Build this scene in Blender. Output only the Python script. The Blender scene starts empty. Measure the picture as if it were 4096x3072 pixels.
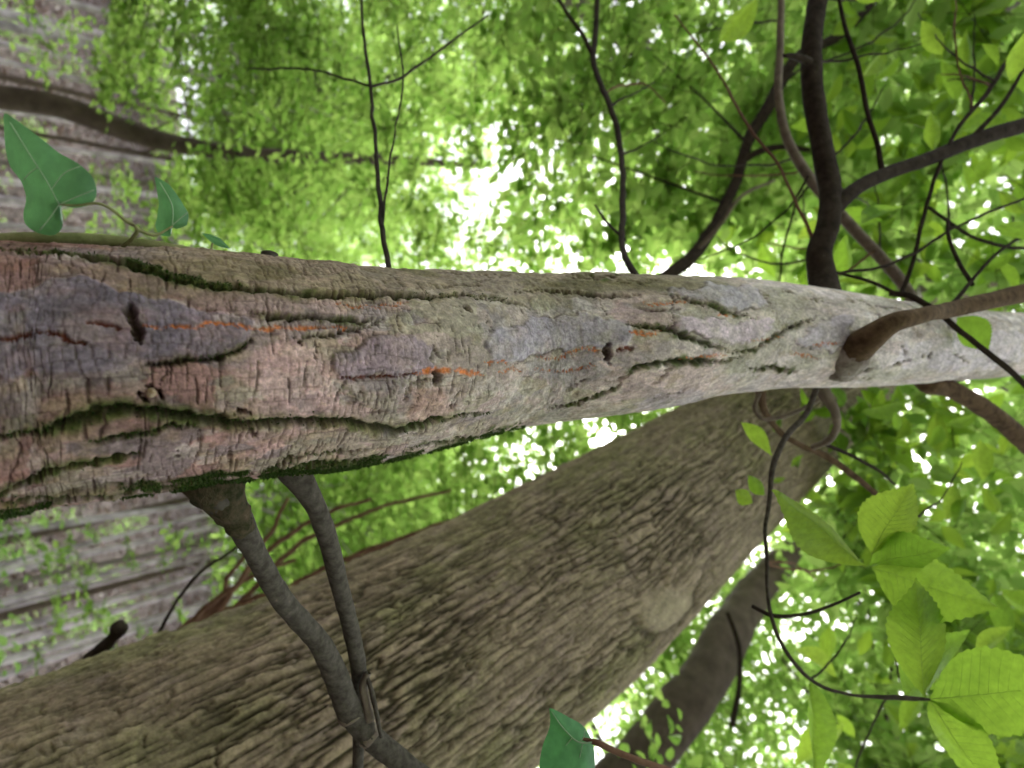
import bpy, math
import numpy as np
from mathutils import Vector

# ------------------------------------------------------------------ camera, sky, sun, exposure
SC = bpy.context.scene
COL = SC.collection
rad = math.radians
FPX = 2730.0                                   # focal length in photograph pixels (24 mm equivalent)
PITCH = rad(47)
ROLL = rad(-6.41)
CAM = np.array([0.0, 0.0, 1.5])
_F = np.array([0, math.cos(PITCH), math.sin(PITCH)])
_U = np.array([0, -math.sin(PITCH), math.cos(PITCH)])
_D = np.array([1.0, 0, 0])
IR = _U * math.cos(ROLL) - _D * math.sin(ROLL)  # towards the picture's right (the camera is held on its side)
ID = _D * math.cos(ROLL) + _U * math.sin(ROLL)  # towards the picture's bottom

cd = bpy.data.cameras.new('camera')
cam = bpy.data.objects.new('camera', cd)
COL.objects.link(cam)
cd.sensor_width = 36.0
cd.lens = FPX / 4096 * 36.0
cd.clip_start = 0.02
cd.clip_end = 800
cd.dof.use_dof = True
cd.dof.focus_distance = 0.8
cd.dof.aperture_fstop = 3.9
from mathutils import Matrix
cam.matrix_world = Matrix(((IR[0], -ID[0], -_F[0], CAM[0]), (IR[1], -ID[1], -_F[1], CAM[1]),
                           (IR[2], -ID[2], -_F[2], CAM[2]), (0, 0, 0, 1)))
SC.camera = cam

SUN_EL, SUN_AZ = rad(62), rad(15)
w = bpy.data.worlds.new('World')
SC.world = w
w.use_nodes = True
wn = w.node_tree.nodes
bg = wn['Background']
sky = wn.new('ShaderNodeTexSky')
sky.sky_type = 'NISHITA'
sky.sun_disc = False
sky.sun_elevation = SUN_EL
sky.sun_rotation = SUN_AZ
sky.dust_density = 4.0
hs = wn.new('ShaderNodeHueSaturation')
hs.inputs['Saturation'].default_value = 0.25
w.node_tree.links.new(sky.outputs[0], hs.inputs['Color'])
w.node_tree.links.new(hs.outputs[0], bg.inputs[0])
bg.inputs[1].default_value = 0.15

sl = bpy.data.lights.new('sun', 'SUN')
sl.energy = 3.4
sl.angle = rad(20)
sl.color = (1.0, 0.98, 0.95)
sun = bpy.data.objects.new('sun', sl)
COL.objects.link(sun)
sdir = Vector((math.sin(SUN_AZ) * math.cos(SUN_EL), math.cos(SUN_AZ) * math.cos(SUN_EL), math.sin(SUN_EL)))
sun.rotation_euler = sdir.to_track_quat('Z', 'Y').to_euler()
sun.location = (0, -5, 20)

SC.view_settings.view_transform = 'Standard'
SC.view_settings.look = 'None'
SC.view_settings.gamma = 1
SC.view_settings.use_curve_mapping = False
SC.view_settings.exposure = 1.85
SC.render.engine = 'CYCLES'
SC.cycles.use_denoising = True
SC.cycles.max_bounces = 5
SC.cycles.diffuse_bounces = 3
SC.cycles.glossy_bounces = 1
SC.cycles.transmission_bounces = 4
SC.cycles.caustics_reflective = False
SC.cycles.adaptive_threshold = 0.04

# ------------------------------------------------------------------ helpers
RNG = np.random.default_rng(11)


def at(x, y, d):
    return CAM + d * (_F + IR * (x - 2048) / FPX + ID * (y - 1536) / FPX)


def proj(P):
    v = np.asarray(P) - CAM
    d = v @ _F
    d = np.where(np.abs(d) < 1e-5, 1e-5, d)
    return 2048 + FPX * (v @ IR) / d, 1536 + FPX * (v @ ID) / d, d


def unit(v):
    v = np.asarray(v, float)
    return v / np.maximum(np.linalg.norm(v, axis=-1, keepdims=True), 1e-9)


def _hash(ix, iy, seed):
    h = (ix.astype(np.int64) * 374761393 + iy.astype(np.int64) * 668265263 + seed * 1442695041) & 0xffffffff
    h = ((h ^ (h >> 13)) * 1274126177) & 0xffffffff
    return ((h ^ (h >> 16)) & 0xffff) / 65535.0


def vnoise(x, y, seed=0):
    x, y = np.broadcast_arrays(np.asarray(x, float), np.asarray(y, float))
    ix, iy = np.floor(x), np.floor(y)
    fx, fy = x - ix, y - iy
    fx = fx * fx * (3 - 2 * fx)
    fy = fy * fy * (3 - 2 * fy)
    a = _hash(ix, iy, seed); b = _hash(ix + 1, iy, seed)
    c = _hash(ix, iy + 1, seed); d = _hash(ix + 1, iy + 1, seed)
    return (a * (1 - fx) + b * fx) * (1 - fy) + (c * (1 - fx) + d * fx) * fy


def fbm(x, y, oct=4, seed=0):
    s = 0.0; a = 0.5; t = 0.0
    for k in range(oct):
        s = s + a * vnoise(x * 2 ** k, y * 2 ** k, seed + 17 * k); t += a; a *= 0.5
    return s / t


def hermite(tk, pk, t):
    """smooth interpolation of rows pk at parameters tk"""
    tk = np.asarray(tk, float); pk = np.asarray(pk, float)
    if pk.ndim == 1: pk = pk[:, None]
    m = np.gradient(pk, tk, axis=0)
    i = np.clip(np.searchsorted(tk, t, side='right') - 1, 0, len(tk) - 2)
    h = (tk[i + 1] - tk[i])[:, None]
    u = ((t - tk[i]) / (tk[i + 1] - tk[i]))[:, None]
    return ((2 * u**3 - 3 * u**2 + 1) * pk[i] + (u**3 - 2 * u**2 + u) * h * m[i]
            + (-2 * u**3 + 3 * u**2) * pk[i + 1] + (u**3 - u**2) * h * m[i + 1])


def mesh_np(name, V, Q, smooth=True, attrs=None):
    me = bpy.data.meshes.new(name)
    V = np.ascontiguousarray(V, dtype=np.float32); Q = np.ascontiguousarray(Q, dtype=np.int32)
    k = Q.shape[1]
    me.vertices.add(len(V)); me.vertices.foreach_set('co', V.ravel())
    me.loops.add(Q.size); me.loops.foreach_set('vertex_index', Q.ravel())
    me.polygons.add(len(Q))
    me.polygons.foreach_set('loop_start', np.arange(0, Q.size, k, dtype=np.int32))
    if smooth: me.polygons.foreach_set('use_smooth', np.ones(len(Q), dtype=bool))
    me.update(calc_edges=True)
    for an, (typ, arr) in (attrs or {}).items():
        a = me.attributes.new(an, typ, 'POINT')
        arr = np.ascontiguousarray(arr, dtype=np.float32)
        a.data.foreach_set('color' if typ == 'FLOAT_COLOR' else 'value', arr.ravel())
    me.validate()
    return me


def obj(name, me, mat=None, parent=None, label=None, kind=None):
    o = bpy.data.objects.new(name, me)
    COL.objects.link(o)
    if mat is not None and me is not None and not me.materials: me.materials.append(mat)
    if parent is not None: o.parent = parent
    if label: o['label'] = label
    if kind: o['kind'] = kind
    return o


def thing(name, label, cat, loc=(0, 0, 0), group=None):
    o = bpy.data.objects.new(name, None)
    COL.objects.link(o)
    o.empty_display_size = 0.1
    o['label'] = label; o['category'] = cat
    if group: o['group'] = group
    return o


def tube_arrays(P, R, sides=10, rough=0.0, seed=0, cap=True):
    P = np.asarray(P, float); n = len(P)
    T = unit(np.gradient(P, axis=0))
    ref = np.array([0.3, 0.5, 0.81]); ref = unit(ref)
    A = unit(np.cross(T, ref)); B = np.cross(T, A)
    th = np.linspace(0, 2 * np.pi, sides, endpoint=False)
    R = np.asarray(R, float)[:, None]
    if rough:
        ii = np.arange(n)[:, None] * 0.35
        R = R * (1 + rough * (fbm(ii + seed * 7.3, np.cos(th)[None] * 1.5 + 5 + np.sin(th)[None] * 2.3, 3, seed) - 0.5) * 2)
    V = P[:, None, :] + R[:, :, None] * (np.cos(th)[None, :, None] * A[:, None, :] + np.sin(th)[None, :, None] * B[:, None, :])
    V = V.reshape(-1, 3)
    i = np.arange(n - 1)[:, None] * sides; j = np.arange(sides)[None]; j2 = (j + 1) % sides
    Q = np.stack([i + j, i + j2, i + sides + j2, i + sides + j], -1).reshape(-1, 4)
    if cap:
        V = np.vstack([V, P[-1] + T[-1] * R[-1].mean() * 0.4, P[0]])
        e = len(V) - 2; b = (n - 1) * sides
        Q = np.vstack([Q, [[b + k, b + (k + 1) % sides, e, e] for k in range(0)] or np.zeros((0, 4), int)])
        k = np.arange(0, sides, 2)
        Q = np.vstack([Q, np.stack([b + k, b + (k + 1) % sides, b + (k + 2) % sides, np.full_like(k, e)], -1)])
    return V, Q


def smooth_path(pts, step=None, n=None):
    pts = np.asarray(pts, float)
    d = np.r_[0, np.cumsum(np.maximum(np.linalg.norm(np.diff(pts[:, :3], axis=0), axis=1), 1e-6))]
    n = n or max(6, int(d[-1] / step) + 2)
    return hermite(d, pts, np.linspace(0, d[-1], n))


PATHS = {}


def px_branch(name, pts, mat, parent, sides=10, rough=0.12, seed=0, step=None, label=None, wob=0.0):
    """a branch through picture points (x, y, depth, width in picture pixels), real size at its depth"""
    q = []
    for (x, y, d, wd) in pts:
        p = at(x, y, d); q.append([*p, wd * d / FPX / 2])
    q = np.array(q)
    L = np.linalg.norm(np.diff(q[:, :3], axis=0), axis=1).sum()
    s = smooth_path(q, n=max(8, int(L / (step or max(0.006, L / 60)))))
    if wob:
        k = np.linspace(0, L * 14, len(s))
        for a in range(3): s[:, a] += wob * (fbm(k, k * 0 + a * 9.1 + seed, 3, seed) - 0.5) * np.minimum(1, np.arange(len(s)) / 4)
    V, Q = tube_arrays(s[:, :3], np.maximum(s[:, 3], 0.0006), sides, rough, seed)
    o = obj(name, mesh_np(name, V, Q), mat, parent, label)
    PATHS[o.name] = np.stack(proj(s[:, :3])[:2], -1)
    return o, s


# ------------------------------------------------------------------ materials
def new_mat(name):
    m = bpy.data.materials.new(name); m.use_nodes = True
    return m, m.node_tree.nodes, m.node_tree.links, m.node_tree.nodes['Principled BSDF']


def noise_node(N, scale, detail=5, rough=0.6):
    n = N.new('ShaderNodeTexNoise'); n.inputs['Scale'].default_value = scale
    n.inputs['Detail'].default_value = detail; n.inputs['Roughness'].default_value = rough
    return n


def mat_vcol(name, var=0.35, scale=220, bump=0.35, bscale=420, dist=0.0012, rough=0.9):
    """bark whose colours are stored on the mesh, with fine grain on top"""
    m, N, L, b = new_mat(name)
    a = N.new('ShaderNodeAttribute'); a.attribute_name = 'Col'
    tc = N.new('ShaderNodeTexCoord')
    n1 = noise_node(N, scale); L.new(tc.outputs['Object'], n1.inputs['Vector'])
    n2 = noise_node(N, scale * 0.22, 4); L.new(tc.outputs['Object'], n2.inputs['Vector'])
    mr = N.new('ShaderNodeMapRange'); mr.inputs['From Min'].default_value = 0.25; mr.inputs['From Max'].default_value = 0.75
    mr.inputs['To Min'].default_value = 1 - var; mr.inputs['To Max'].default_value = 1 + var
    L.new(n1.outputs[0], mr.inputs[0])
    mr2 = N.new('ShaderNodeMapRange'); mr2.inputs['From Min'].default_value = 0.3; mr2.inputs['From Max'].default_value = 0.7
    mr2.inputs['To Min'].default_value = 1 - var * 0.6; mr2.inputs['To Max'].default_value = 1 + var * 0.6
    L.new(n2.outputs[0], mr2.inputs[0])
    mu = N.new('ShaderNodeMath'); mu.operation = 'MULTIPLY'; L.new(mr.outputs[0], mu.inputs[0]); L.new(mr2.outputs[0], mu.inputs[1])
    vm = N.new('ShaderNodeVectorMath'); vm.operation = 'SCALE'
    L.new(a.outputs['Color'], vm.inputs[0]); L.new(mu.outputs[0], vm.inputs['Scale'])
    L.new(vm.outputs[0], b.inputs['Base Color'])
    nb = noise_node(N, bscale, 6, 0.7); L.new(tc.outputs['Object'], nb.inputs['Vector'])
    bp = N.new('ShaderNodeBump'); bp.inputs['Strength'].default_value = bump; bp.inputs['Distance'].default_value = dist
    L.new(nb.outputs[0], bp.inputs['Height']); L.new(bp.outputs[0], b.inputs['Normal'])
    b.inputs['Roughness'].default_value = rough; b.inputs['Specular IOR Level'].default_value = 0.25
    return m


def mat_bark(name, c1, c2, scale=30, c3=None, bump=0.6, rough=0.9, spec=0.12, dist=0.002):
    m, N, L, b = new_mat(name)
    tc = N.new('ShaderNodeTexCoord')
    n1 = noise_node(N, scale, 6, 0.65); L.new(tc.outputs['Object'], n1.inputs['Vector'])
    cr = N.new('ShaderNodeValToRGB')
    cr.color_ramp.elements[0].position = 0.35; cr.color_ramp.elements[0].color = (*c1, 1)
    cr.color_ramp.elements[1].position = 0.65; cr.color_ramp.elements[1].color = (*c2, 1)
    if c3:
        e = cr.color_ramp.elements.new(0.74); e.color = (*c3, 1)
    L.new(n1.outputs[0], cr.inputs[0]); L.new(cr.outputs[0], b.inputs['Base Color'])
    n2 = noise_node(N, scale * 5, 5, 0.7); L.new(tc.outputs['Object'], n2.inputs['Vector'])
    bp = N.new('ShaderNodeBump'); bp.inputs['Strength'].default_value = bump; bp.inputs['Distance'].default_value = dist
    L.new(n2.outputs[0], bp.inputs['Height']); L.new(bp.outputs[0], b.inputs['Normal'])
    b.inputs['Roughness'].default_value = rough; b.inputs['Specular IOR Level'].default_value = spec
    return m


def mat_leaf(name, ca, cb, ta, tb, trans=0.5, rough=0.45, use_obj=False, simple=False):
    """leaf: reflecting and light passing through; ca..cb / ta..tb are the range from leaf to leaf"""
    m = bpy.data.materials.new(name); m.use_nodes = True
    N, L = m.node_tree.nodes, m.node_tree.links
    for n in list(N): N.remove(n)
    out = N.new('ShaderNodeOutputMaterial')
    if use_obj:
        oi = N.new('ShaderNodeObjectInfo'); src = oi.outputs['Random']
    else:
        a = N.new('ShaderNodeAttribute'); a.attribute_name = 'rnd'; src = a.outputs['Fac']

    def ramp(x, y):
        r = N.new('ShaderNodeMix'); r.data_type = 'RGBA'
        r.inputs['A'].default_value = (*x, 1); r.inputs['B'].default_value = (*y, 1)
        L.new(src, r.inputs['Factor']); return r.outputs['Result']
    c, t = ramp(ca, cb), ramp(ta, tb)
    tc = N.new('ShaderNodeTexCoord')
    nn = noise_node(N, 70 if use_obj else 30, 5); L.new(tc.outputs['Object'], nn.inputs['Vector'])
    mr = N.new('ShaderNodeMapRange'); mr.inputs['To Min'].default_value = 0.55; mr.inputs['To Max'].default_value = 1.45
    L.new(nn.outputs[0], mr.inputs[0])

    def scaled(s):
        if simple: return s
        v = N.new('ShaderNodeVectorMath'); v.operation = 'SCALE'; L.new(s, v.inputs[0]); L.new(mr.outputs[0], v.inputs['Scale']); return v.outputs[0]
    if simple:
        p = N.new('ShaderNodeBsdfDiffuse'); L.new(c, p.inputs['Color'])
    else:
        p = N.new('ShaderNodeBsdfPrincipled')
        L.new(scaled(c), p.inputs['Base Color']); p.inputs['Roughness'].default_value = rough; p.inputs['Specular IOR Level'].default_value = 0.3
    tr = N.new('ShaderNodeBsdfTranslucent'); L.new(scaled(t), tr.inputs['Color'])
    mx = N.new('ShaderNodeMixShader'); mx.inputs[0].default_value = trans
    L.new(p.outputs[0], mx.inputs[1]); L.new(tr.outputs[0], mx.inputs[2]); L.new(mx.outputs[0], out.inputs[0])
    return m


M_TRUNK = mat_vcol('near_trunk_bark', 0.36, 330, 0.6, 420, 0.0014)
M_BIG = mat_vcol('furrowed_bark', 0.38, 110, 0.7, 160, 0.005)
M_GREY = mat_bark('grey_branch_bark', (0.045, 0.038, 0.03), (0.105, 0.093, 0.078), 90, (0.2, 0.15, 0.11), dist=0.001)
M_DARK = mat_bark('dark_branch_bark', (0.02, 0.015, 0.011), (0.05, 0.038, 0.028), 50, (0.085, 0.075, 0.06), dist=0.001)
M_BROWN = mat_bark('brown_branch_bark', (0.06, 0.038, 0.021), (0.15, 0.1, 0.058), 55, (0.2, 0.165, 0.12), dist=0.001)
M_PALEB = mat_bark('pale_branch_bark', (0.13, 0.11, 0.085), (0.24, 0.2, 0.16), 40, dist=0.001)
M_RED = mat_bark('reddish_twig_bark', (0.11, 0.055, 0.035), (0.2, 0.12, 0.08), 25, dist=0.001)
M_FARPALE = mat_bark('pale_far_bark', (0.24, 0.21, 0.225), (0.66, 0.59, 0.65), 2.6, dist=0.01)
M_FARBROWN = mat_bark('brown_far_bark', (0.07, 0.052, 0.042), (0.13, 0.1, 0.08), 7, dist=0.01)
M_FARGREY = mat_bark('grey_far_bark', (0.12, 0.105, 0.095), (0.22, 0.195, 0.175), 7, dist=0.01)
M_MOSS = mat_bark('moss', (0.018, 0.035, 0.006), (0.05, 0.085, 0.016), 120, bump=0.8, rough=0.95, spec=0.1)
M_COLLAR = mat_bark('collar_bark', (0.03, 0.036, 0.012), (0.13, 0.095, 0.06), 70, (0.24, 0.19, 0.14), bump=1.0, dist=0.006)
M_COLLAR2 = mat_bark('pale_collar_bark', (0.16, 0.13, 0.1), (0.42, 0.38, 0.34), 45, (0.3, 0.17, 0.08), bump=0.9, dist=0.004)
M_STUB = mat_bark('broken_wood', (0.2, 0.12, 0.06), (0.42, 0.34, 0.24), 150)
M_LEAF_FAR = mat_leaf('canopy_leaf', (0.05, 0.105, 0.02), (0.095, 0.17, 0.045), (0.25, 0.44, 0.075), (0.45, 0.62, 0.165), 0.64, simple=True)
M_LEAF_MID = mat_leaf('understory_leaf', (0.05, 0.12, 0.02), (0.085, 0.16, 0.03), (0.23, 0.42, 0.065), (0.41, 0.58, 0.135), 0.6, simple=True)
M_LEAF_MIDO = mat_leaf('understory_leaf_single', (0.05, 0.12, 0.02), (0.085, 0.16, 0.03), (0.23, 0.42, 0.065), (0.41, 0.58, 0.135), 0.6, use_obj=True)
M_LEAF_BIG = mat_leaf('large_leaf', (0.06, 0.13, 0.018), (0.09, 0.17, 0.03), (0.29, 0.5, 0.045), (0.42, 0.6, 0.06), 0.65, use_obj=True)
M_LEAF_VINE = mat_leaf('vine_leaf', (0.1, 0.23, 0.12), (0.115, 0.25, 0.13), (0.12, 0.32, 0.11), (0.14, 0.36, 0.12), 0.35, 0.5, use_obj=True)
M_LEAF_BLUE = mat_leaf('sprig_leaf', (0.09, 0.24, 0.11), (0.1, 0.25, 0.115), (0.1, 0.34, 0.1), (0.12, 0.36, 0.11), 0.4, 0.5, use_obj=True)
M_SEED = mat_leaf('seedling_leaf', (0.07, 0.15, 0.04), (0.13, 0.22, 0.07), (0.26, 0.46, 0.1), (0.42, 0.6, 0.2), 0.55, simple=True)
M_LITTER = mat_leaf('hazed_fallen_leaf', (0.1, 0.07, 0.065), (0.52, 0.45, 0.46), (0.1, 0.05, 0.02), (0.2, 0.11, 0.05), 0.12, 0.7, simple=True)  # litter colour greyed towards lilac in place of haze
M_VEIN = mat_bark('leaf_vein', (0.26, 0.38, 0.24), (0.36, 0.48, 0.32), 60)
M_VINE = mat_bark('vine_stem', (0.16, 0.17, 0.07), (0.26, 0.26, 0.12), 60)
M_MIDRIB = mat_bark('leaf_midrib', (0.24, 0.38, 0.07), (0.3, 0.46, 0.1), 60)
M_GROUND = mat_bark('hazed_forest_soil', (0.05, 0.04, 0.038), (0.17, 0.135, 0.135), 5, (0.32, 0.27, 0.28), rough=1, spec=0.05, dist=0.03)  # soil tone shifted to grey lilac, painting in the distant haze

# ------------------------------------------------------------------ the setting: a wooded slope
def ground_z(x, y):
    t = np.maximum(0, y - 4.0)
    u = np.clip(y - 18.0, 0, 34)
    z = 0.09 * np.minimum(t, 60) + 0.62 * (u - 2.5 * (1 - np.exp(-u / 2.5)))
    return z + 0.5 * (fbm(x * 0.15 + 40, y * 0.15 + 7, 4, 3) - 0.5) * np.minimum(1, t / 3) + 0.05 * (fbm(x * 1.1, y * 1.1, 3, 5) - 0.5)


gx = np.r_[np.linspace(-260, -32, 20), np.linspace(-30, 30, 130), np.linspace(32, 260, 20)]
gy = np.r_[np.linspace(-200, -6, 14), np.linspace(-5, 56, 180), np.linspace(60, 420, 24)]
GX, GY = np.meshgrid(gx, gy)
GV = np.stack([GX, GY, ground_z(GX, GY)], -1).reshape(-1, 3)
nx, ny = len(gx), len(gy)
ii, jj = np.meshgrid(np.arange(ny - 1), np.arange(nx - 1), indexing='ij')
k0 = (ii * nx + jj).ravel()
GQ = np.stack([k0, k0 + 1, k0 + nx + 1, k0 + nx], -1)
obj('ground', mesh_np('ground', GV, GQ), M_GROUND, kind='structure')


# ------------------------------------------------------------------ foliage machinery
def leaf_mesh(name, P, D, Nn, Ln, Wd, smooth=False):
    n = len(P)
    D = unit(D); S = unit(np.cross(Nn, D)); Nn = np.cross(D, S)
    Ln = np.broadcast_to(np.asarray(Ln, float), (n,))[:, None]; Wd = np.broadcast_to(np.asarray(Wd, float), (n,))[:, None]
    fold = Wd * RNG.uniform(0.05, 0.28, (n, 1)); droop = Ln * RNG.uniform(-0.05, 0.22, (n, 1))
    asy = RNG.uniform(0.42, 0.58, (n, 1))
    v = np.stack([P,
                  P + D * Ln * 0.30 + S * Wd * asy + Nn * fold - Nn * droop * 0.1,
                  P + D * Ln * 0.70 + S * Wd * asy * 0.78 + Nn * fold * 0.8 - Nn * droop * 0.5,
                  P + D * Ln - Nn * droop,
                  P + D * Ln * 0.70 - S * Wd * (1 - asy) * 0.78 + Nn * fold * 0.8 - Nn * droop * 0.5,
                  P + D * Ln * 0.30 - S * Wd * (1 - asy) + Nn * fold - Nn * droop * 0.1], 1).reshape(-1, 3)
    b = (np.arange(n) * 6)[:, None]
    q = np.concatenate([b + np.array([[0, 1, 2, 3]]), b + np.array([[0, 3, 4, 5]])], 0)
    r = np.repeat(RNG.random(n), 6)
    return mesh_np(name, v, q, smooth, {'rnd': ('FLOAT', r)})


def spray_points(O, DIR, NRM, Lg, k, ls, jitter=0.35):
    """leaves set alternately along twigs that start at O"""
    n = len(O)
    DIR = unit(DIR); SD = unit(np.cross(NRM, DIR)); NR = np.cross(DIR, SD)
    t = (np.arange(k) + 0.6) / k
    Lg = np.broadcast_to(np.asarray(Lg, float), (n,))
    pos = O[:, None] + DIR[:, None] * (Lg[:, None] * t[None])[:, :, None]
    pos[:, :, 2] -= 0.22 * Lg[:, None] * (t**2)[None]
    pos += RNG.normal(0, 0.015, pos.shape) * (Lg[:, None, None] / 0.5)
    sg = np.where(np.arange(k) % 2, 1.0, -1.0)[None, :, None]
    ang = RNG.uniform(0.6, 1.15, (n, k, 1))
    ld = DIR[:, None] * np.cos(ang) + SD[:, None] * np.sin(ang) * sg + RNG.normal(0, 0.15, (n, k, 3))
    ld[:, :, 2] -= 0.15
    ln = NR[:, None] + RNG.normal(0, jitter, (n, k, 3))
    L = ls * RNG.uniform(0.7, 1.25, (n, k))
    return pos.reshape(-1, 3), ld.reshape(-1, 3), ln.reshape(-1, 3), L.ravel()


def twig_mesh(name, O, DIR, Lg, r):
    n = len(O); DIR = unit(DIR)
    Lg = np.broadcast_to(np.asarray(Lg, float), (n,))
    Vs, Qs = [], []
    side = unit(np.cross(DIR, np.array([0.2, 0.1, 1.0]))); up = np.cross(side, DIR)
    ang = np.array([0, 2.1, 4.2])
    ring = []
    for t, f in ((0, 1.0), (0.5, 0.7), (1.0, 0.25)):
        c = O + DIR * (Lg * t)[:, None]; c = c.copy(); c[:, 2] -= 0.22 * Lg * t * t
        ring.append(np.stack([c + r * f * (side * math.cos(a) + up * math.sin(a)) for a in ang], 1))
    V = np.concatenate(ring, 1).reshape(-1, 3)
    b = (np.arange(n) * 9)[:, None]
    q = [[0, 1, 4, 3], [1, 2, 5, 4], [2, 0, 3, 5], [3, 4, 7, 6], [4, 5, 8, 7], [5, 3, 6, 8]]
    Q = np.concatenate([b + np.array([x]) for x in q], 0)
    return mesh_np(name, V, Q)


def in_view(P, margin=0.3, near=0.6):
    x, y, d = proj(P)
    return (d > near) & (x > -4096 * margin) & (x < 4096 * (1 + margin)) & (y > -3072 * margin) & (y < 3072 * (1 + margin))


# openings of the canopy: direction (as a picture point) and size; sprays thin out there
GAPS = [(1930, 850, 160, 105, 0.68), (2140, 650, 150, 100, 0.55), (2060, 480, 120, 90, 0.5), (2300, 140, 120, 90, 0.5),
        (3090, 430, 100, 110, 0.6), (3420, 640, 110, 90, 0.5), (2900, 1080, 220, 70, 0.7), (2150, 1960, 180, 90, 0.4),
        (3150, 2800, 150, 130, 0.35)]


def thin(P):
    x, y, d = proj(P)
    keep = np.ones(len(P), bool)
    u = RNG.random(len(P))
    for gx_, gy_, rx, ry, s in GAPS:
        q = ((x - gx_) / rx) ** 2 + ((y - gy_) / ry) ** 2
        keep &= ~((q < 1) & (u < s) & (d > 0))
    return keep


def foliage(parent, C, ls, Lg, k, mat, aspect=0.55, tw=0.004, twigs=3, name='crown', gaps=True, cull=0.28, tilt=0.35, droop=0.0, singles=0, smat=None, twmat=None):
    """sprays of leaves at the points C: one crown mesh, one mesh of fine twigs, the nearest leaves singly"""
    C = C[in_view(C, cull)]
    if gaps: C = C[thin(C)]
    n = len(C)
    if n == 0: return
    az = RNG.uniform(0, 2 * np.pi, n)
    Ps, Ds, Ns, Ls, To, Td, Tl = [], [], [], [], [], [], []
    nr = unit(np.stack([RNG.normal(0, tilt, n), RNG.normal(0, tilt, n), np.ones(n)], -1))
    for j in range(twigs):
        a = az + (j - (twigs - 1) / 2) * 0.75
        d = np.stack([np.cos(a), np.sin(a), RNG.uniform(-0.25, 0.25, n) - droop], -1)
        lg = Lg * RNG.uniform(0.7, 1.2, n)
        o = C - unit(d) * lg[:, None] * 0.35
        p, dd, nn, ll = spray_points(o, d, nr, lg, k, ls)
        Ps.append(p); Ds.append(dd); Ns.append(nn); Ls.append(ll); To.append(o); Td.append(d); Tl.append(lg)
    P = np.concatenate(Ps); D = np.concatenate(Ds); Nn = np.concatenate(Ns); L = np.concatenate(Ls)
    if singles:
        x, y, dep = proj(P)
        vis = (dep > 0.5) & (x > 0) & (x < 4096) & (y > 0) & (y < 3072)
        score = np.where(vis, L / np.maximum(dep, 0.5), -1)
        idx = np.argsort(-score)[:singles]
        idx = idx[score[idx] > 0]
        tmpl = single_leaf_mesh('leaf', smat)
        S = unit(np.cross(Nn, unit(D)))
        for i in idx:
            d0 = unit(D[i]); s0 = S[i]; n0 = np.cross(d0, s0)
            o = bpy.data.objects.new('leaf', tmpl[int(RNG.integers(len(tmpl)))]); COL.objects.link(o); o.parent = parent
            M = np.eye(4); M[:3, 0] = d0 * L[i]; M[:3, 1] = s0 * L[i] * aspect; M[:3, 2] = n0 * L[i]; M[:3, 3] = P[i]
            o.matrix_local = Matrix(M.tolist())
        m = np.ones(len(P), bool); m[idx] = False
        P, D, Nn, L = P[m], D[m], Nn[m], L[m]
    obj(name, leaf_mesh(name, P, D, Nn, L, L * aspect), mat, parent, kind='stuff')
    if tw: obj('twig_spray', twig_mesh('twig_spray', np.concatenate(To), np.concatenate(Td), np.concatenate(Tl), tw), twmat or M_DARK, parent, kind='stuff')


_LEAFT = {}


def leaf_grid(nl=9, serr=0.0, wmax=0.45, curl=0.12, fold=0.12, seed=0, shape=1.0):
    """unit leaf along +x, width 1 along y, as a grid with a fold at the midrib"""
    r = np.random.default_rng(seed)
    V, Q = [], []
    t = np.linspace(0, 1, nl)
    cols = np.array([-1, -0.5, 0, 0.5, 1.0])
    for i, tt in enumerate(t):
        wv = (math.sin(math.pi * min(1, tt ** shape)) ** 1.05 if 0 < tt < 1 else 0.02) * 0.5
        for c in cols:
            e = 1 + (serr * (1 if i % 2 else -1) if abs(c) == 1 else 0) + (r.uniform(-0.015, 0.015) if abs(c) == 1 else 0)
            z = fold * abs(c) * wv * 2 - curl * tt * tt + 0.02 * math.sin(tt * 9 + c * 2 + seed)
            V.append((tt + (0.22 / nl if abs(c) == 1 else 0) * (1 if i % 2 else -1) * (serr > 0), c * wv * e, z))
    m = len(cols)
    for i in range(nl - 1):
        for j in range(m - 1):
            Q.append((i * m + j, i * m + j + 1, (i + 1) * m + j + 1, (i + 1) * m + j))
    return np.array(V), np.array(Q)


def single_leaf_mesh(name, mat):
    key = mat.name
    if key not in _LEAFT:
        out = []
        for s in range(3):
            V, Q = leaf_grid(6, 0, curl=0.05 + 0.08 * s, fold=0.1 + 0.1 * s, seed=s)
            me = mesh_np(name, V, Q); me.materials.append(mat); out.append(me)
        _LEAFT[key] = out
    return _LEAFT[key]


# ------------------------------------------------------------------ trunk machinery
def build_trunk_grid(axis, rad_, front_to, th):
    """rows of points round an axis; returns undisplaced points, outward normals, arc coordinates"""
    n = len(axis)
    T = unit(np.gradient(axis, axis=0))
    Fv = np.asarray(front_to) - axis
    Fv = np.array([0.0, -1.0, 0.0]) + 0 * Fv
    Fv = unit(Fv - (np.sum(Fv * T, 1, keepdims=True)) * T)
    Sv = np.cross(T, Fv)
    N = np.cos(th)[None, :, None] * Fv[:, None] + np.sin(th)[None, :, None] * Sv[:, None]
    P = axis[:, None] + rad_[:, None, None] * N
    S = np.r_[0, np.cumsum(np.linalg.norm(np.diff(axis, axis=0), axis=1))]
    return P, N, S, T


def grid_quads(n, m):
    i = np.arange(n - 1)[:, None] * m; j = np.arange(m)[None]; j2 = (j + 1) % m
    return np.stack([i + j, i + j2, i + m + j2, i + m + j], -1).reshape(-1, 4)


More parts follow.
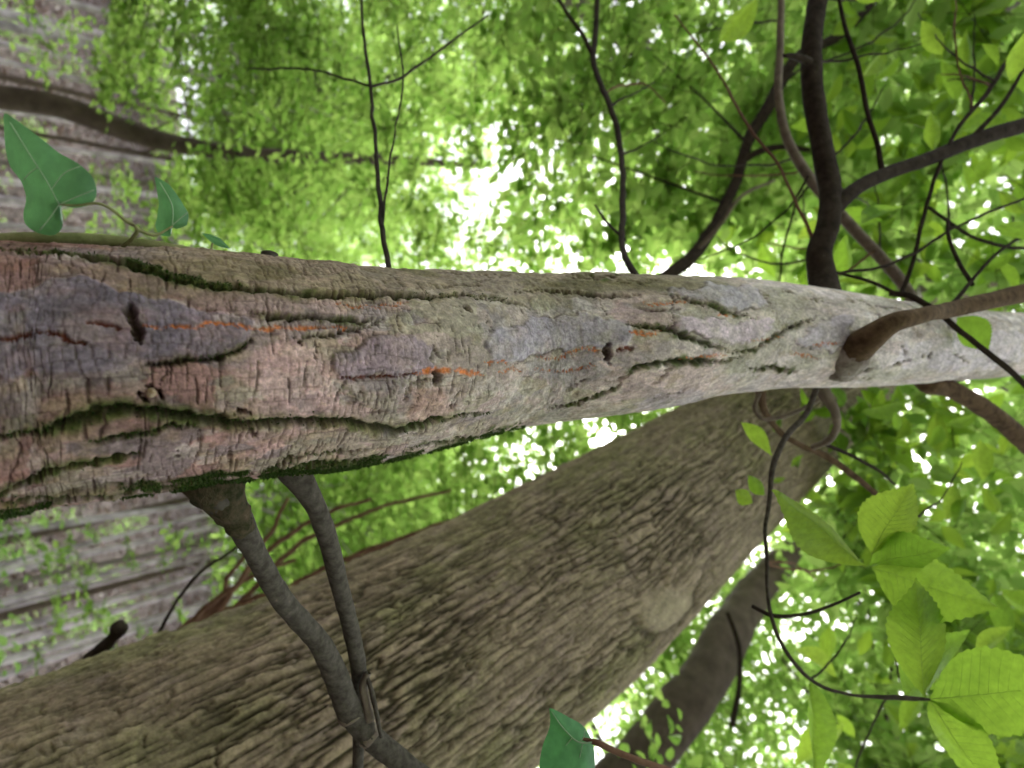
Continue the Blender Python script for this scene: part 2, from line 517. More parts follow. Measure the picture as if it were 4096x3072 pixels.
def theta_cols(nf, nb, half=1.85):
    f = np.linspace(-half, half, nf)
    b = np.linspace(half, 2 * np.pi - half, nb + 2)[1:-1]
    return np.r_[f, b]


# ------------------------------------------------------------------ the near tree
near = thing('leaning_tree', 'near tree with pinkish brown cracked bark, mossy fissures and pale grey upper trunk', 'tree')
NT_T = [-3000, -1500, -500, 0, 500, 1000, 1500, 2000, 2500, 3000, 3300, 3600, 4096, 4800, 6200]
_edge = {0: (965, 2065, .25), 500: (985, 1995, .247), 1000: (1012, 1916, .243), 1500: (1068, 1850, .24), 2000: (1086, 1722, .235),
         2500: (1096, 1655, .226), 3000: (1117, 1566, .215), 3300: (1157, 1556, .204), 3600: (1203, 1543, .19), 4096: (1254, 1500, .165)}
_ax = [(-0.06, 0.93, -0.05, .17), (-0.06, 0.86, 0.9, .145), (-0.058, 0.795, 1.42, .128)]
for k in NT_T[3:-2]:
    t_, b_, dia = _edge[k]
    _ax.append((*at(k, (t_ + b_) / 2, dia * FPX / (b_ - t_)), dia / 2 * 0.985))
_ax += [(0.1, 0.02, 4.8, .066), (0.12, -0.25, 7.0, .04)]
rows = np.r_[np.linspace(-3000, -140, 70), np.linspace(-130, 4200, 1000), np.linspace(4230, 6200, 50)]
AX = hermite(NT_T, np.array(_ax), rows)
TH = theta_cols(320, 40)
P0, N0, S0, T0 = build_trunk_grid(AX[:, :3], AX[:, 3], CAM, TH)
nR, nC = P0.shape[:2]
A0 = TH[None] * AX[:, 3][:, None]
PX, PY, PD = proj(P0)
FRONT = (np.sum(N0 * (CAM - P0), -1) > 0) & (np.abs(TH)[None] < 1.85)
PXF = np.where(FRONT, PX, 1e7)
S2 = np.broadcast_to(S0[:, None], A0.shape)
CR = AX[:, 3].mean()
# noise coordinates that close round the trunk
NCX = S2; NCA = np.sin(TH / 2)[None] * 0.24 + np.zeros_like(A0)


def locate(x, y):
    i0, i1 = np.searchsorted(rows, [x - 260, x + 260])
    q = (PXF[i0:i1] - x) ** 2 + (PY[i0:i1] - y) ** 2
    k = int(np.argmin(q))
    return i0 + k // nC, k % nC


def stamp_sa(mask, s, a, r, flat=1.6):
    i0, i1 = np.searchsorted(S0, [s - r, s + r])
    if i1 <= i0: return
    rr = AX[(i0 + i1) // 2, 3]
    j = np.nonzero(np.abs(TH * rr - a) < r)[0]
    if len(j) == 0: return
    j0, j1 = j[0], j[-1] + 1
    dd = np.sqrt((S0[i0:i1, None] - s) ** 2 + (TH[None, j0:j1] * rr - a) ** 2)
    v = np.clip((r - dd) / r * flat, 0, 1)
    mask[i0:i1, j0:j1] = np.maximum(mask[i0:i1, j0:j1], v)


def stamp_px(mask, pts, wpx, jit=5, seed=0, keep=None, amp=1.0, step=6):
    pts = np.array(pts, float)
    d = np.r_[0, np.cumsum(np.hypot(*np.diff(pts, axis=0).T))]
    n = max(2, int(d[-1] / step)); t = np.linspace(0, d[-1], n)
    q = np.stack([np.interp(t, d, pts[:, 0]), np.interp(t, d, pts[:, 1])], -1)
    q += jit * 2 * np.stack([fbm(t * 0.03, t * 0 + seed, 3, seed) - 0.5, fbm(t * 0.03, t * 0 + seed + 50, 3, seed + 1) - 0.5], -1)
    q += jit * 0.9 * np.random.default_rng(seed).uniform(-1, 1, q.shape)
    wn_ = (0.45 + 1.0 * fbm(t * 0.02, t * 0 + 3.3 + seed, 3, seed + 2)) * np.random.default_rng(seed + 9).uniform(.6, 1.35, len(t))
    end = np.clip(np.minimum(t, d[-1] - t) / (d[-1] * 0.18 + 1), 0.25, 1)
    for (x, y), f_, e in zip(q, wn_, end):
        if x < -120 or x > 4190: continue
        i, j = locate(x, y)
        r = max(wpx * f_ * e * PD[i, j] / FPX / 2, 0.0011)
        stamp_sa(mask, S0[i], A0[i, j], r)
        if keep is not None: keep.append((i, j, r))


FISS = np.zeros((nR, nC)); MOSSW = np.zeros((nR, nC)); ORA = np.zeros((nR, nC)); RED = np.zeros((nR, nC)); CRK = np.zeros((nR, nC)); HOLE = np.zeros((nR, nC))
mossy = []
fissures = [
    ([(-120, 990), (60, 1000), (180, 1008), (311, 1027), (405, 1045), (521, 1066), (694, 1124), (832, 1146), (976, 1160), (1000, 1160), (1181, 1178), (1318, 1178), (1506, 1178), (1723, 1186), (1868, 1178), (1976, 1189), (2085, 1218)], 34, 1),
    ([(991, 1262), (1253, 1276), (1405, 1283), (1535, 1276)], 24, 1),
    ([(1545, 1272), (1434, 1316), (1325, 1341), (1202, 1352)], 16, 0),
    ([(579, 1457), (759, 1439), (868, 1435), (940, 1406), (1005, 1352)], 20, 1),
    ([(-60, 1760), (72, 1732), (174, 1717), (289, 1681), (391, 1645), (463, 1630), (564, 1640), (673, 1650), (767, 1672), (890, 1688), (1013, 1690), (1108, 1686), (1253, 1684), (1405, 1690), (1470, 1710), (1579, 1725), (1723, 1688), (1817, 1663), (1962, 1650)], 44, 1),
    ([(362, 1768), (463, 1746), (636, 1717), (694, 1700), (767, 1704)], 18, 1),
    ([(-60, 2005), (0, 1978), (80, 1934), (195, 1876), (318, 1848), (420, 1833), (557, 1815)], 32, 1),
    ([(-60, 2020), (145, 1994), (362, 1980), (579, 1962), (723, 1940), (800, 1915)], 50, 1),
    ([(1060, 1880), (1145, 1833), (1195, 1826), (1289, 1808), (1463, 1797)], 16, 1),
    ([(1000, 1900), (1108, 1868), (1289, 1848), (1463, 1835)], 26, 1),
    ([(1615, 1804), (1687, 1779), (1796, 1764), (1919, 1738), (2013, 1709), (2100, 1686)], 24, 1),
    ([(1960, 1185), (2000, 1197), (2072, 1215), (2120, 1230)], 14, 0),
    ([(2051, 1164), (2217, 1164), (2304, 1171), (2405, 1186), (2506, 1189), (2560, 1180)], 17, 0),
    ([(1760, 1085), (1900, 1100), (2040, 1105)], 13, 0), ([(1720, 1135), (1860, 1140), (1960, 1120)], 16, 0),
    ([(2463, 1124), (2579, 1131), (2636, 1113)], 10, 0), ([(2260, 1100), (2400, 1112), (2520, 1096)], 16, 1),
    ([(2660, 1180), (2694, 1189), (2759, 1207), (2832, 1225), (2919, 1254), (3027, 1272)], 20, 1),
    ([(2499, 1301), (2615, 1312), (2687, 1323), (2723, 1345), (2796, 1370), (2890, 1395)], 22, 1),
    ([(2480, 1510), (2550, 1468), (2636, 1453), (2723, 1442), (2904, 1446), (2960, 1430)], 24, 1),
    ([(2180, 1640), (2231, 1623), (2304, 1609), (2391, 1573), (2463, 1547), (2480, 1510)], 18, 1),
    ([(2615, 1590), (2680, 1575), (2738, 1560)], 10, 0), ([(2690, 1450), (2660, 1490), (2610, 1530)], 9, 0),
    ([(2900, 1410), (3012, 1399), (3100, 1348), (3159, 1312), (3268, 1269)], 20, 1),
    ([(3000, 1479), (3094, 1468), (3188, 1486)], 18, 1),
    ([(3130, 1165), (3174, 1178)], 14, 0), ([(3240, 1200), (3290, 1196)], 10, 0), ([(3383, 1203), (3470, 1203)], 12, 0), ([(3434, 1504), (3492, 1471)], 16, 0),
    ([(3500, 1260), (3560, 1290)], 10, 0), ([(3687, 1435), (3738, 1417)], 14, 0), ([(3803, 1406), (3882, 1453)], 10, 0), ([(3560, 1470), (3640, 1440)], 14, 0),
    ([(3610, 1380), (3618, 1420)], 14, 0), ([(3950, 1440), (4060, 1460)], 9, 0), ([(3780, 1300), (3860, 1330)], 8, 0), ([(3060, 1170), (3090, 1240)], 8, 0),
    ([(2560, 1235), (2640, 1250), (2720, 1240)], 9, 0), ([(3440, 1215), (3600, 1240)], 8, 0), ([(2260, 1560), (2330, 1520)], 9, 0), ([(3330, 1500), (3420, 1520), (3520, 1505)], 8, 0),
    ([(1750, 1510), (1650, 1530), (1615, 1602)], 11, 0)]
for k, (pts, wd, ms) in enumerate(fissures):
    wd *= 1.25 if pts[0][0] > 2900 else .88
    stamp_px(FISS, pts, wd, 7, k + 1, mossy if ms else None)
    if ms: stamp_px(MOSSW, pts, wd * 2.3, 9, k + 60, None, step=14)
oranges = [
    ([(-60, 1370), (0, 1363), (65, 1356), (145, 1338), (239, 1341), (289, 1370), (345, 1372)], 14, 1), ([(347, 1298), (405, 1298), (477, 1320)], 10, 1),
    ([(579, 1312), (665, 1316), (781, 1320), (846, 1298), (940, 1306), (1000, 1314), (1116, 1312), (1217, 1320), (1311, 1312), (1391, 1312)], 11, 0),
    ([(1347, 1211), (1448, 1225), (1550, 1218), (1636, 1207)], 6, 0), ([(1362, 1511), (1477, 1508), (1615, 1500), (1658, 1493)], 11, 1),
    ([(1650, 1495), (1730, 1481), (1796, 1479), (1868, 1493), (1919, 1504)], 16, 0), ([(1962, 1489), (2013, 1471), (2072, 1481)], 8, 0), ([(1910, 1455), (2000, 1450)], 7, 0),
    ([(2145, 1428), (2239, 1432), (2311, 1399), (2340, 1388), (2391, 1399), (2430, 1412)], 9, 0), ([(2137, 1471), (2217, 1482), (2325, 1475), (2370, 1460)], 8, 0),
    ([(2463, 1399), (2535, 1390)], 12, 1), ([(2506, 1334), (2579, 1338), (2651, 1327)], 9, 0), ([(2571, 1215), (2651, 1218), (2759, 1211)], 7, 0),
    ([(2723, 1436), (2904, 1417)], 6, 0), ([(3166, 1414), (3275, 1435)], 9, 0), ([(3240, 1385), (3289, 1377), (3350, 1372)], 8, 0), ([(2868, 1262), (2955, 1269)], 7, 0), ([(740, 1920), (930, 1905)], 9, 1), ([(3130, 1345), (3000, 1365)], 6, 0)]
for k, (pts, wd, rd) in enumerate(oranges):
    stamp_px(RED if rd else ORA, pts, wd * 1.3, 7, 200 + k, step=4)
cracks = [([(919, 1779), (919, 1862)], 15), ([(268, 1565), (271, 1659)], 10), ([(119, 1493), (123, 1562)], 11), ([(347, 1515), (351, 1609)], 9), ([(665, 1450), (669, 1493), (636, 1529)], 10),
          ([(517, 1117), (521, 1160)], 10), ([(958, 1717), (955, 1761)], 15), ([(796, 1717), (792, 1761)], 13), ([(1137, 1009), (1166, 1103)], 10), ([(1275, 1059), (1300, 1095)], 8),
          ([(1257, 1359), (1268, 1399), (1260, 1439)], 9), ([(1590, 1254), (1604, 1334)], 10), ([(1731, 1381), (1760, 1435)], 17), ([(1629, 1537), (1615, 1602)], 10), ([(1825, 1558), (1803, 1631)], 10),
          ([(1950, 1250), (1940, 1290)], 9), ([(2395, 1205), (2425, 1262)], 8), ([(2686, 1245), (2690, 1330)], 9), ([(2690, 1190), (2686, 1245)], 7), ([(1965, 1310), (1970, 1360)], 7), ([(2690, 1185), (2700, 1215)], 10),
          ([(60, 1740), (85, 1790), (55, 1880)], 18), ([(340, 1700), (345, 1760)], 11), ([(560, 1820), (562, 1750)], 8), ([(1235, 1000), (1170, 975)], 9), ([(405, 1840), (480, 1810)], 7)]
for k, (pts, wd) in enumerate(cracks): stamp_px(CRK, pts, wd, 3, 300 + k, step=4)
# fine cross cracks of the pinkish plates
r_ = np.random.default_rng(4)
iS = lambda x: np.interp(x, rows, S0)
for lane in np.arange(-0.25, 0.25, 0.024):
    s = iS(-400) + r_.uniform(0, 0.01)
    while s < iS(2080):
        xx = np.interp(s, S0, rows)
        dens = np.interp(xx, [-400, 900, 1450, 1700, 2080], [.42, .45, 0.4, 0.15, 0.02])
        if r_.random() < dens:
            ln = r_.uniform(0.012, 0.032); a0 = lane + r_.uniform(-0.009, 0.009); sl = r_.normal(-0.08, 0.09); wd = r_.choice([.0007, .0008, .0009, .0014])
            for tt in np.arange(0, ln, 0.0009):
                stamp_sa(CRK, s + sl * tt + 0.0013 * (vnoise(tt * 160, lane * 99 + s * 50, 5) - 0.5), a0 + tt, wd * (0.55 + 0.45 * math.sin(math.pi * tt / ln)), 1.5)
        s += r_.uniform(0.006, 0.0115)
for q in range(60):                                     # short lengthwise checks between them
    s = r_.uniform(iS(-100), iS(1900)); a = r_.uniform(-0.16, 0.16)
    for tt in np.arange(0, r_.uniform(0.01, 0.035), 0.0012):
        stamp_sa(CRK, s + tt, a + 0.004 * (vnoise(tt * 120, q * 3.1, 9) - 0.5), 0.0011, 0.9)
for k, (pts, wd) in enumerate([([(520, 1222), (530, 1262), (540, 1300), (548, 1335), (556, 1375)], 38), ([(1738, 1480), (1745, 1505), (1752, 1540)], 30), ([(2424, 1370), (2434, 1395), (2436, 1420), (2432, 1455)], 25), ([(1862, 1215), (1872, 1240)], 26), ([(2240, 1640), (2265, 1632)], 22),
        ([(695, 1815), (705, 1832)], 22), ([(1186, 1365), (1194, 1380)], 16), ([(2855, 1235), (2868, 1248)], 18), ([(1005, 1715), (1012, 1750)], 16), ([(560, 1570), (580, 1600)], 18), ([(590, 1540), (640, 1560), (645, 1590)], 14), ([(940, 1640), (1000, 1648)], 14)]):
    stamp_px(HOLE, pts, wd, 9, 400 + k, step=5)


def inpoly(poly, warp=22, seed=0, soft=0):
    x = PX + warp * 4 * (fbm(NCX * 38, NCA * 38 + 9, 5, seed) - 0.5)
    y = PY + warp * 3 * (fbm(NCX * 38 + 31, NCA * 38, 5, seed + 5) - 0.5)
    ins = np.zeros(x.shape, bool)
    n = len(poly)
    for k in range(n):
        (x1, y1), (x2, y2) = poly[k], poly[(k + 1) % n]
        c = ((y1 > y) != (y2 > y)) & (x < (x2 - x1) * (y - y1) / (y2 - y1 + 1e-9) + x1)
        ins ^= c
    return (ins & FRONT).astype(float)


def blur(a, k=1):
    for _ in range(k):
        a = (a + np.roll(a, 1, 0) + np.roll(a, -1, 0) + np.roll(a, 1, 1) + np.roll(a, -1, 1)) / 5
    return a


XV = np.where(FRONT, PX, np.broadcast_to(rows[:, None], PX.shape))
base = np.stack([np.interp(XV, [-500, 0, 800, 1200, 1700, 2200, 2800, 3300, 4096], [c[k] for c in
        [(.18, .115, .1), (.225, .145, .128), (.31, .2, .175), (.5, .36, .325), (.43, .345, .3), (.42, .365, .325), (.49, .44, .41), (.7, .65, .63), (.78, .74, .72)]]) for k in range(3)], -1)  # bark tones with falling light painted in: darker base, whiter top


def mix(col, m, strength=1.0):
    global base
    m = np.clip(m * strength, 0, 1)[..., None]
    base = base * (1 - m) + np.asarray(col) * m


def band(v, lo, hi): return np.clip((v - lo) / (hi - lo), 0, 1)


n_a = fbm(NCX * 9, NCA * 22, 5, 21); n_b = fbm(NCX * 40, NCA * 60, 4, 22); n_c = fbm(NCX * 6 + 5, NCA * 14, 4, 23); n_d = fbm(NCX * 90, NCA * 150, 3, 24)
low = 1 - band(XV, 1300, 2100)
# fine checking of the bark: rows of small plates
ru = NCA * 78 + 1.6 * fbm(NCX * 11, NCA * 20, 3, 91); rowi = np.floor(ru)
su = NCX * 138 + 2.2 * fbm(NCX * 16, NCA * 28, 3, 92) + _hash(rowi, rowi * 0 + 3, 7) * 7
chk = np.maximum((np.abs(su - np.floor(su) - .5) > .40) * (_hash(np.floor(su), rowi, 13) > .35), (np.abs(ru - rowi - .5) > .45) * (vnoise(NCX * 60, NCA * 60, 95) > .55)).astype(float)
SMO = np.interp(XV, [0, 2400, 3200], [1, .9, .4])
CHK = chk * np.interp(XV, [-500, 200, 1500, 1900, 2600], [.6, .75, .9, .45, .12]) * (0.35 + 0.65 * band(fbm(NCX * 10, NCA * 18, 3, 93), .38, .55))
# thin flakes of the outer bark
FLK = np.zeros((nR, nC))
for kk, (fs, fa, th0, colr, st) in enumerate([(13, 30, .555, (.46, .355, .33), .7), (22, 44, .57, (.235, .215, .215), .75), (9, 26, .57, (.3, .245, .22), .6), (30, 60, .6, (.5, .46, .4), .6), (16, 34, .585, (.3, .29, .19), .6)]):
    mk = band(fbm(NCX * fs + kk * 7, NCA * fa + kk, 5, 100 + kk), th0, th0 + .018)
    mix(np.array(colr) * np.interp(XV, [0, 1200, 3300], [.72, 1.0, 1.5])[..., None], mk * SMO, st)
    FLK += mk * (1 if kk % 2 == 0 else -1)
mix((.27, .135, .085), band(n_a, .52, .68) * low, .42)
mix((.17, .14, .14), band(n_c, .54, .7) * low, .6)
mix((.34, .27, .16), band(n_b, .6, .75), .45)
mix((.33, .34, .24), band(n_c, .5, .72) * band(XV, 1500, 2500), .55)
top_strip = band(PY, 1235, 1140) * band(XV, 350, 800) * (1 - band(XV, 2700, 3000)) * FRONT
mix((.23, .195, .115), top_strip, .75)
mix((.165, .155, .07), band(n_a, .5, .65) * top_strip, .7)
low_strip = band(PY, 1560, 1660) * band(XV, 1900, 2300) * FRONT
mix((.27, .27, .19), low_strip, .6)
PLATE = np.zeros((nR, nC)); EDGE = np.zeros((nR, nC))
patches = [
    ([(-200, 1190), (130, 1170), (190, 1125), (330, 1118), (470, 1190), (545, 1170), (760, 1225), (930, 1265), (1000, 1300), (960, 1380), (870, 1430), (700, 1440), (560, 1460), (480, 1490), (300, 1500), (-200, 1500)], (.14, .138, .15), 1.0, 1),
    ([(1000, 1420), (1120, 1360), (1240, 1380), (1330, 1440), (1370, 1560), (1380, 1640), (1180, 1640), (1000, 1560), (920, 1500)], (.44, .33, .29), .55, 0),
    ([(1325, 1410), (1450, 1370), (1590, 1340), (1650, 1335), (1740, 1400), (1740, 1490), (1640, 1505), (1350, 1510)], (.205, .18, .2), .75, 1),
    ([(1350, 1520), (1500, 1520), (1620, 1530), (1580, 1640), (1420, 1620)], (.215, .205, .18), .6, 1),
    ([(1660, 1540), (1760, 1550), (1830, 1620), (1740, 1680), (1620, 1670)], (.32, .2, .15), .5, 0),
    ([(1970, 1330), (2130, 1265), (2330, 1255), (2420, 1300), (2520, 1300), (2530, 1350), (2440, 1400), (2300, 1390), (2130, 1430), (1960, 1440), (1900, 1400)], (.28, .285, .3), .85, 1),
    ([(2100, 1450), (2350, 1430), (2430, 1470), (2330, 1530), (2150, 1500)], (.25, .26, .235), .7, 0),
    ([(2290, 1205), (2340, 1195), (2400, 1240), (2290, 1245)], (.45, .46, .4), .7, 0),
    ([(2660, 1180), (2700, 1155), (2900, 1140), (3040, 1160), (3050, 1225), (2960, 1245), (2820, 1205)], (.33, .345, .35), .85, 1),
    ([(2690, 1250), (2760, 1275), (2950, 1290), (3090, 1275), (3100, 1330), (2950, 1370), (2800, 1345), (2690, 1325)], (.47, .435, .44), .9, 1),
    ([(2830, 1215), (2960, 1240), (3100, 1230), (3100, 1270), (2950, 1275)], (.46, .45, .36), .8, 0),
    ([(2420, 1215), (2560, 1225), (2690, 1260), (2680, 1320), (2540, 1305), (2440, 1270)], (.36, .29, .26), .7, 0),
    ([(3180, 1360), (3300, 1280), (3400, 1270), (3420, 1340), (3350, 1400), (3200, 1390)], (.4, .41, .45), .7, 1),
    ([(3560, 1400), (3800, 1330), (4100, 1330), (4100, 1460), (3800, 1480), (3600, 1470)], (.52, .53, .56), .6, 0),
    ([(2560, 1590), (2740, 1555), (2830, 1580), (2700, 1640), (2560, 1650)], (.29, .28, .285), .7, 0),
    ([(640, 1010), (900, 1030), (1060, 1060), (980, 1130), (760, 1110)], (.2, .185, .115), .6, 0),
    ([(1750, 1090), (2050, 1095), (2100, 1180), (1900, 1170)], (.225, .2, .16), .5, 0)]
mossbands = [[(-140, 1985), (200, 1958), (600, 1925), (860, 1875), (1010, 1870), (1010, 1960), (700, 2010), (300, 2060), (-140, 2110)], [(1040, 1872), (1300, 1835), (1480, 1822), (1620, 1812), (1900, 1745), (2100, 1690), (2120, 1740), (1700, 1850), (1040, 1930)], [(240, 1005), (600, 1075), (820, 1130), (1000, 1140), (1000, 1175), (700, 1140), (430, 1060), (240, 1030)]]
MB = np.zeros((nR, nC))
for k, (poly, col, st, pl) in enumerate(patches):
    m = blur(inpoly(poly, 24, 40 + k), 2)
    mix(np.array(col) * [1.32, 1.22, 1.32], m * np.clip(0.1 + 1.5 * n_b, 0, 1), st)
    EDGE = np.maximum(EDGE, np.clip((0.5 - np.abs(m - 0.5)) * 3, 0, 1) * band(n_a, .5, .62)) if pl else EDGE
    if pl: PLATE = np.maximum(PLATE, m)
grey1 = blur(inpoly(patches[0][0], 24, 40), 2)
CRK = CRK * (1 - 0.75 * np.maximum(grey1, np.maximum(*[blur(inpoly(patches[k][0], 24, 40 + k), 2) for k in (2, 5)])))
mix((.15, .145, .05), blur(MOSSW, 2) * band(n_b, .3, .55), .8)
mix((.06, .1, .015), np.clip(blur(MOSSW, 1) * 1.2 - .3, 0, 1) * band(n_a + 0.35 * n_d, .5, .66), .9)
for k, poly in enumerate(mossbands):
    m = blur(inpoly(poly, 14, 140 + k), 2) * band(n_a * .6 + n_b * .4, .38, .5)
    mix((.07, .1, .02), m, .85); MB = np.maximum(MB, m)
mix((.04, .045, .016), blur(FISS, 1), .95)
mix((.08, .055, .045), CHK, .6)
mix((.07, .045, .036), CRK, .85)
mix((.07, .055, .035), EDGE, .7)
base = base * np.clip(0.62 + 0.76 * fbm(NCX * 170, NCA * 260, 3, 81), .5, 1.5)[..., None] * np.clip(0.7 + 0.6 * fbm(NCX * 26, NCA * 50, 4, 82), .5, 1.4)[..., None]
base = base * (np.array([1.0, .965, .985]) + np.interp(XV, [900, 1700], [1, 0])[..., None] * np.array([.05, -.025, .0])) * (0.92 + 0.16 * np.random.default_rng(3).random((nR, nC, 1)))
mix((.62, .2, .06), ORA * band(n_d, .2, .42), 1.0)
mix((.19, .055, .03), RED * band(n_d, .2, .4), 1.0)
mix((.06, .04, .025), HOLE, .9)

SM2 = np.interp(XV, [0, 2300, 3100], [1, 1, .45])
silh = 0.006 * (fbm(NCX * 4.0 + 2, NCA * 6, 3, 61) - 0.5) + 0.004 * (fbm(NCX * 14, NCA * 26, 4, 62) - 0.5) + SM2 * 0.0016 * (fbm(NCX * 70, NCA * 110, 3, 63) - 0.5)
lip = blur(np.clip(MOSSW - FISS, 0, 1), 3)
DISP = silh + 0.0034 * PLATE - 0.0105 * blur(FISS, 1) + 0.0022 * lip - 0.002 * CRK - 0.002 * EDGE - 0.0022 * ORA - 0.005 * RED - 0.013 * HOLE + 0.0013 * SM2 * blur(FLK, 1) - 0.0011 * CHK
TV = P0 + N0 * DISP[..., None]
me = mesh_np('trunk', TV.reshape(-1, 3), grid_quads(nR, nC), True,
             {'Col': ('FLOAT_COLOR', np.concatenate([np.clip(base, 0.01, 0.9), np.ones((nR, nC, 1))], -1).reshape(-1, 4))})
obj('trunk', me, M_TRUNK, near, 'cracked pinkish bark below, smooth pale grey bark above, long mossy fissures')


def on_trunk(x, y):
    i, j = locate(x, y)
    return TV[i, j], N0[i, j], T0[i], PD[i, j]


# moss growing in the fissures: short tufts, one mesh
mp, md, mn, ml = [], [], [], []
bi, bj = np.nonzero(MB > .5)
for q in r_.choice(len(bi), min(len(bi), 9000), replace=False):
    mp.append(TV[bi[q], bj[q]]); md.append(N0[bi[q], bj[q]] + r_.normal(0, .6, 3)); mn.append(r_.normal(0, 1, 3)); ml.append(r_.uniform(.0018, .0045))
for (i, j, r) in mossy:
    if rows[i] > 2500 and r_.random() < 0.5: continue
    if vnoise(S0[i] * 16, A0[i, j] * 30 + 3, 8) < 0.42: continue
    for q in range(3):
        a = r_.uniform(-1, 1) * r * 1.5; b = r_.uniform(-1, 1) * 0.003
        jj_ = int(np.clip(j + a / (AX[i, 3] * (TH[1] - TH[0])), 0, 319))
        mp.append(TV[i, jj_] + T0[i] * b); md.append(N0[i, jj_] + r_.normal(0, 0.6, 3)); mn.append(r_.normal(0, 1, 3)); ml.append(r_.uniform(0.0018, 0.0045))
moss_leaf = mat_leaf('moss_leaf', (0.02, 0.04, 0.006), (0.055, 0.1, 0.016), (0.03, 0.07, 0.01), (0.08, 0.14, 0.02), 0.25, 0.8)
obj('moss', leaf_mesh('moss', np.array(mp), np.array(md), np.array(mn), np.array(ml), np.array(ml) * 0.35), moss_leaf, near, 'dark green moss lining the fissures', 'stuff')


def knot(name, x, y, size, length, mat, tilt=(0, 0, 0), label=None, taper=0.6):
    p, n, t, d = on_trunk(x, y)
    r = size * d / FPX / 2; dirv = unit(n + np.array(tilt)); L_ = length * d / FPX
    path = np.array([p - dirv * r * 0.6, p + dirv * L_ * 0.3, p + dirv * L_ * 0.7, p + dirv * L_])
    s = smooth_path(np.c_[path, [r * 1.25, r * 1.05, r * 0.95, r * taper]], n=9)
    V, Q = tube_arrays(s[:, :3], s[:, 3], 12, 0.35, int(x) % 97)
    return obj(name, mesh_np(name, V, Q), mat, near, label)


knot('knot', 604, 1573, 34, 20, M_STUB, label='small pale broken knot')
knot('knot', 1078, 1010, 60, 22, M_GREY, (-1.0, .1, .3), 'small stub on the trunk edge', 0.25)
px_branch('branch_collar', [(830, 1880, .70, 220), (868, 1955, .705, 190), (910, 2025, .72, 140), (945, 2075, .735, 114), (968, 2112, .748, 98)], M_COLLAR, near, 20, .3, 7, .005, 'swollen mossy collar below the grey branch')

# branches of the near tree (x, y, depth, width)
b1, _ = px_branch('branch', [(840, 1900, .70, 175), (880, 1975, .71, 165), (935, 2050, .735, 125), (1010, 2190, .77, 92), (1130, 2400, .84, 88), (1290, 2590, .91, 88), (1350, 2720, .95, 96), (1410, 2860, .985, 100), (1480, 2945, 1.0, 96), (1570, 3020, 1.02, 92), (1700, 3120, 1.05, 88), (1900, 3280, 1.1, 88)], M_GREY, near, 18, .1, 1, .006, 'smooth grey branch with ring scars')
b2, _ = px_branch('branch', [(1130, 1830, .77, 135), (1185, 1900, .785, 118), (1240, 1985, .8, 88), (1300, 2120, .84, 80), (1355, 2330, .9, 72), (1400, 2500, .95, 68), (1435, 2680, 1.0, 64), (1440, 2790, 1.03, 66), (1435, 2950, 1.07, 48), (1430, 3120, 1.1, 42)], M_GREY, near, 16, .1, 2, .006, 'thinner grey branch passing behind the first')
px_branch('twig', [(1470, 2690, .985, 30), (1452, 2750, .985, 34), (1462, 2800, .985, 36), (1478, 2880, .99, 46)], M_PALEB, b1, 10, .1, 3)
px_branch('twig', [(1462, 2686, .985, 14), (1485, 2760, .98, 20), (1505, 2850, .98, 20), (1524, 2950, .985, 14)], M_GREY, b1, 8, .1, 4)
for (x0, y0, x1, y1, d, wd) in [(1388, 2830, 1412, 2875, .985, 104), (1462, 2925, 1492, 2955, 1.0, 100)]:
    px_branch('ring_scar', [(x0, y0, d, wd * .94), ((x0 + x1) / 2, (y0 + y1) / 2, d, wd), (x1, y1, d, wd * .95)], M_PALEB, b1, 18, .2, int(x0), .004, 'pale brown ring scar round the branch')
b3, _ = px_branch('branch', [(3300, 1215, 1.44, 130), (3296, 1150, 1.47, 118), (3285, 1085, 1.49, 108), (3276, 1020, 1.5, 98), (3312, 900, 1.52, 88), (3322, 800, 1.55, 86), (3290, 600, 1.6, 84), (3248, 330, 1.66, 82), (3252, 120, 1.71, 78), (3272, 0, 1.75, 76), (3300, -200, 1.8, 70)], M_DARK, near, 16, .1, 5, None, 'thick dark branch rising off the pale upper trunk')
b3b, _ = px_branch('branch', [(3320, 850, 1.54, 70), (3370, 800, 1.55, 62), (3440, 745, 1.58, 56), (3530, 700, 1.62, 54), (3700, 640, 1.68, 54), (3900, 560, 1.75, 58), (4096, 500, 1.82, 60), (4300, 430, 1.9, 50)], M_DARK, near, 12, .1, 6, None, 'dark side branch forking off the thick dark branch')
px_branch('twig', [(3532, 700, 1.62, 26), (3512, 600, 1.63, 22), (3470, 450, 1.65, 20), (3430, 260, 1.68, 20), (3375, 90, 1.72, 18), (3350, -60, 1.75, 14)], M_DARK, b3b, 8, .1, 7, wob=.006)
px_branch('twig', [(3240, 250, 1.64, 34), (3190, 228, 1.62, 28), (3135, 222, 1.6, 14)], M_DARK, b3, 8, .2, 8)
px_branch('twig', [(3268, 985, 1.5, 14), (3190, 830, 1.55, 13), (3120, 670, 1.62, 12), (3000, 520, 1.7, 12), (2880, 300, 1.85, 10), (2700, 60, 2.0, 7)], M_RED, b3, 7, .1, 9, wob=.006)
px_branch('twig', [(3870, 570, 1.74, 22), (4000, 430, 1.76, 18), (4110, 250, 1.8, 14)], M_DARK, b3b, 7, .1, 10)
_ds = float(PD[locate(3380, 1425)])
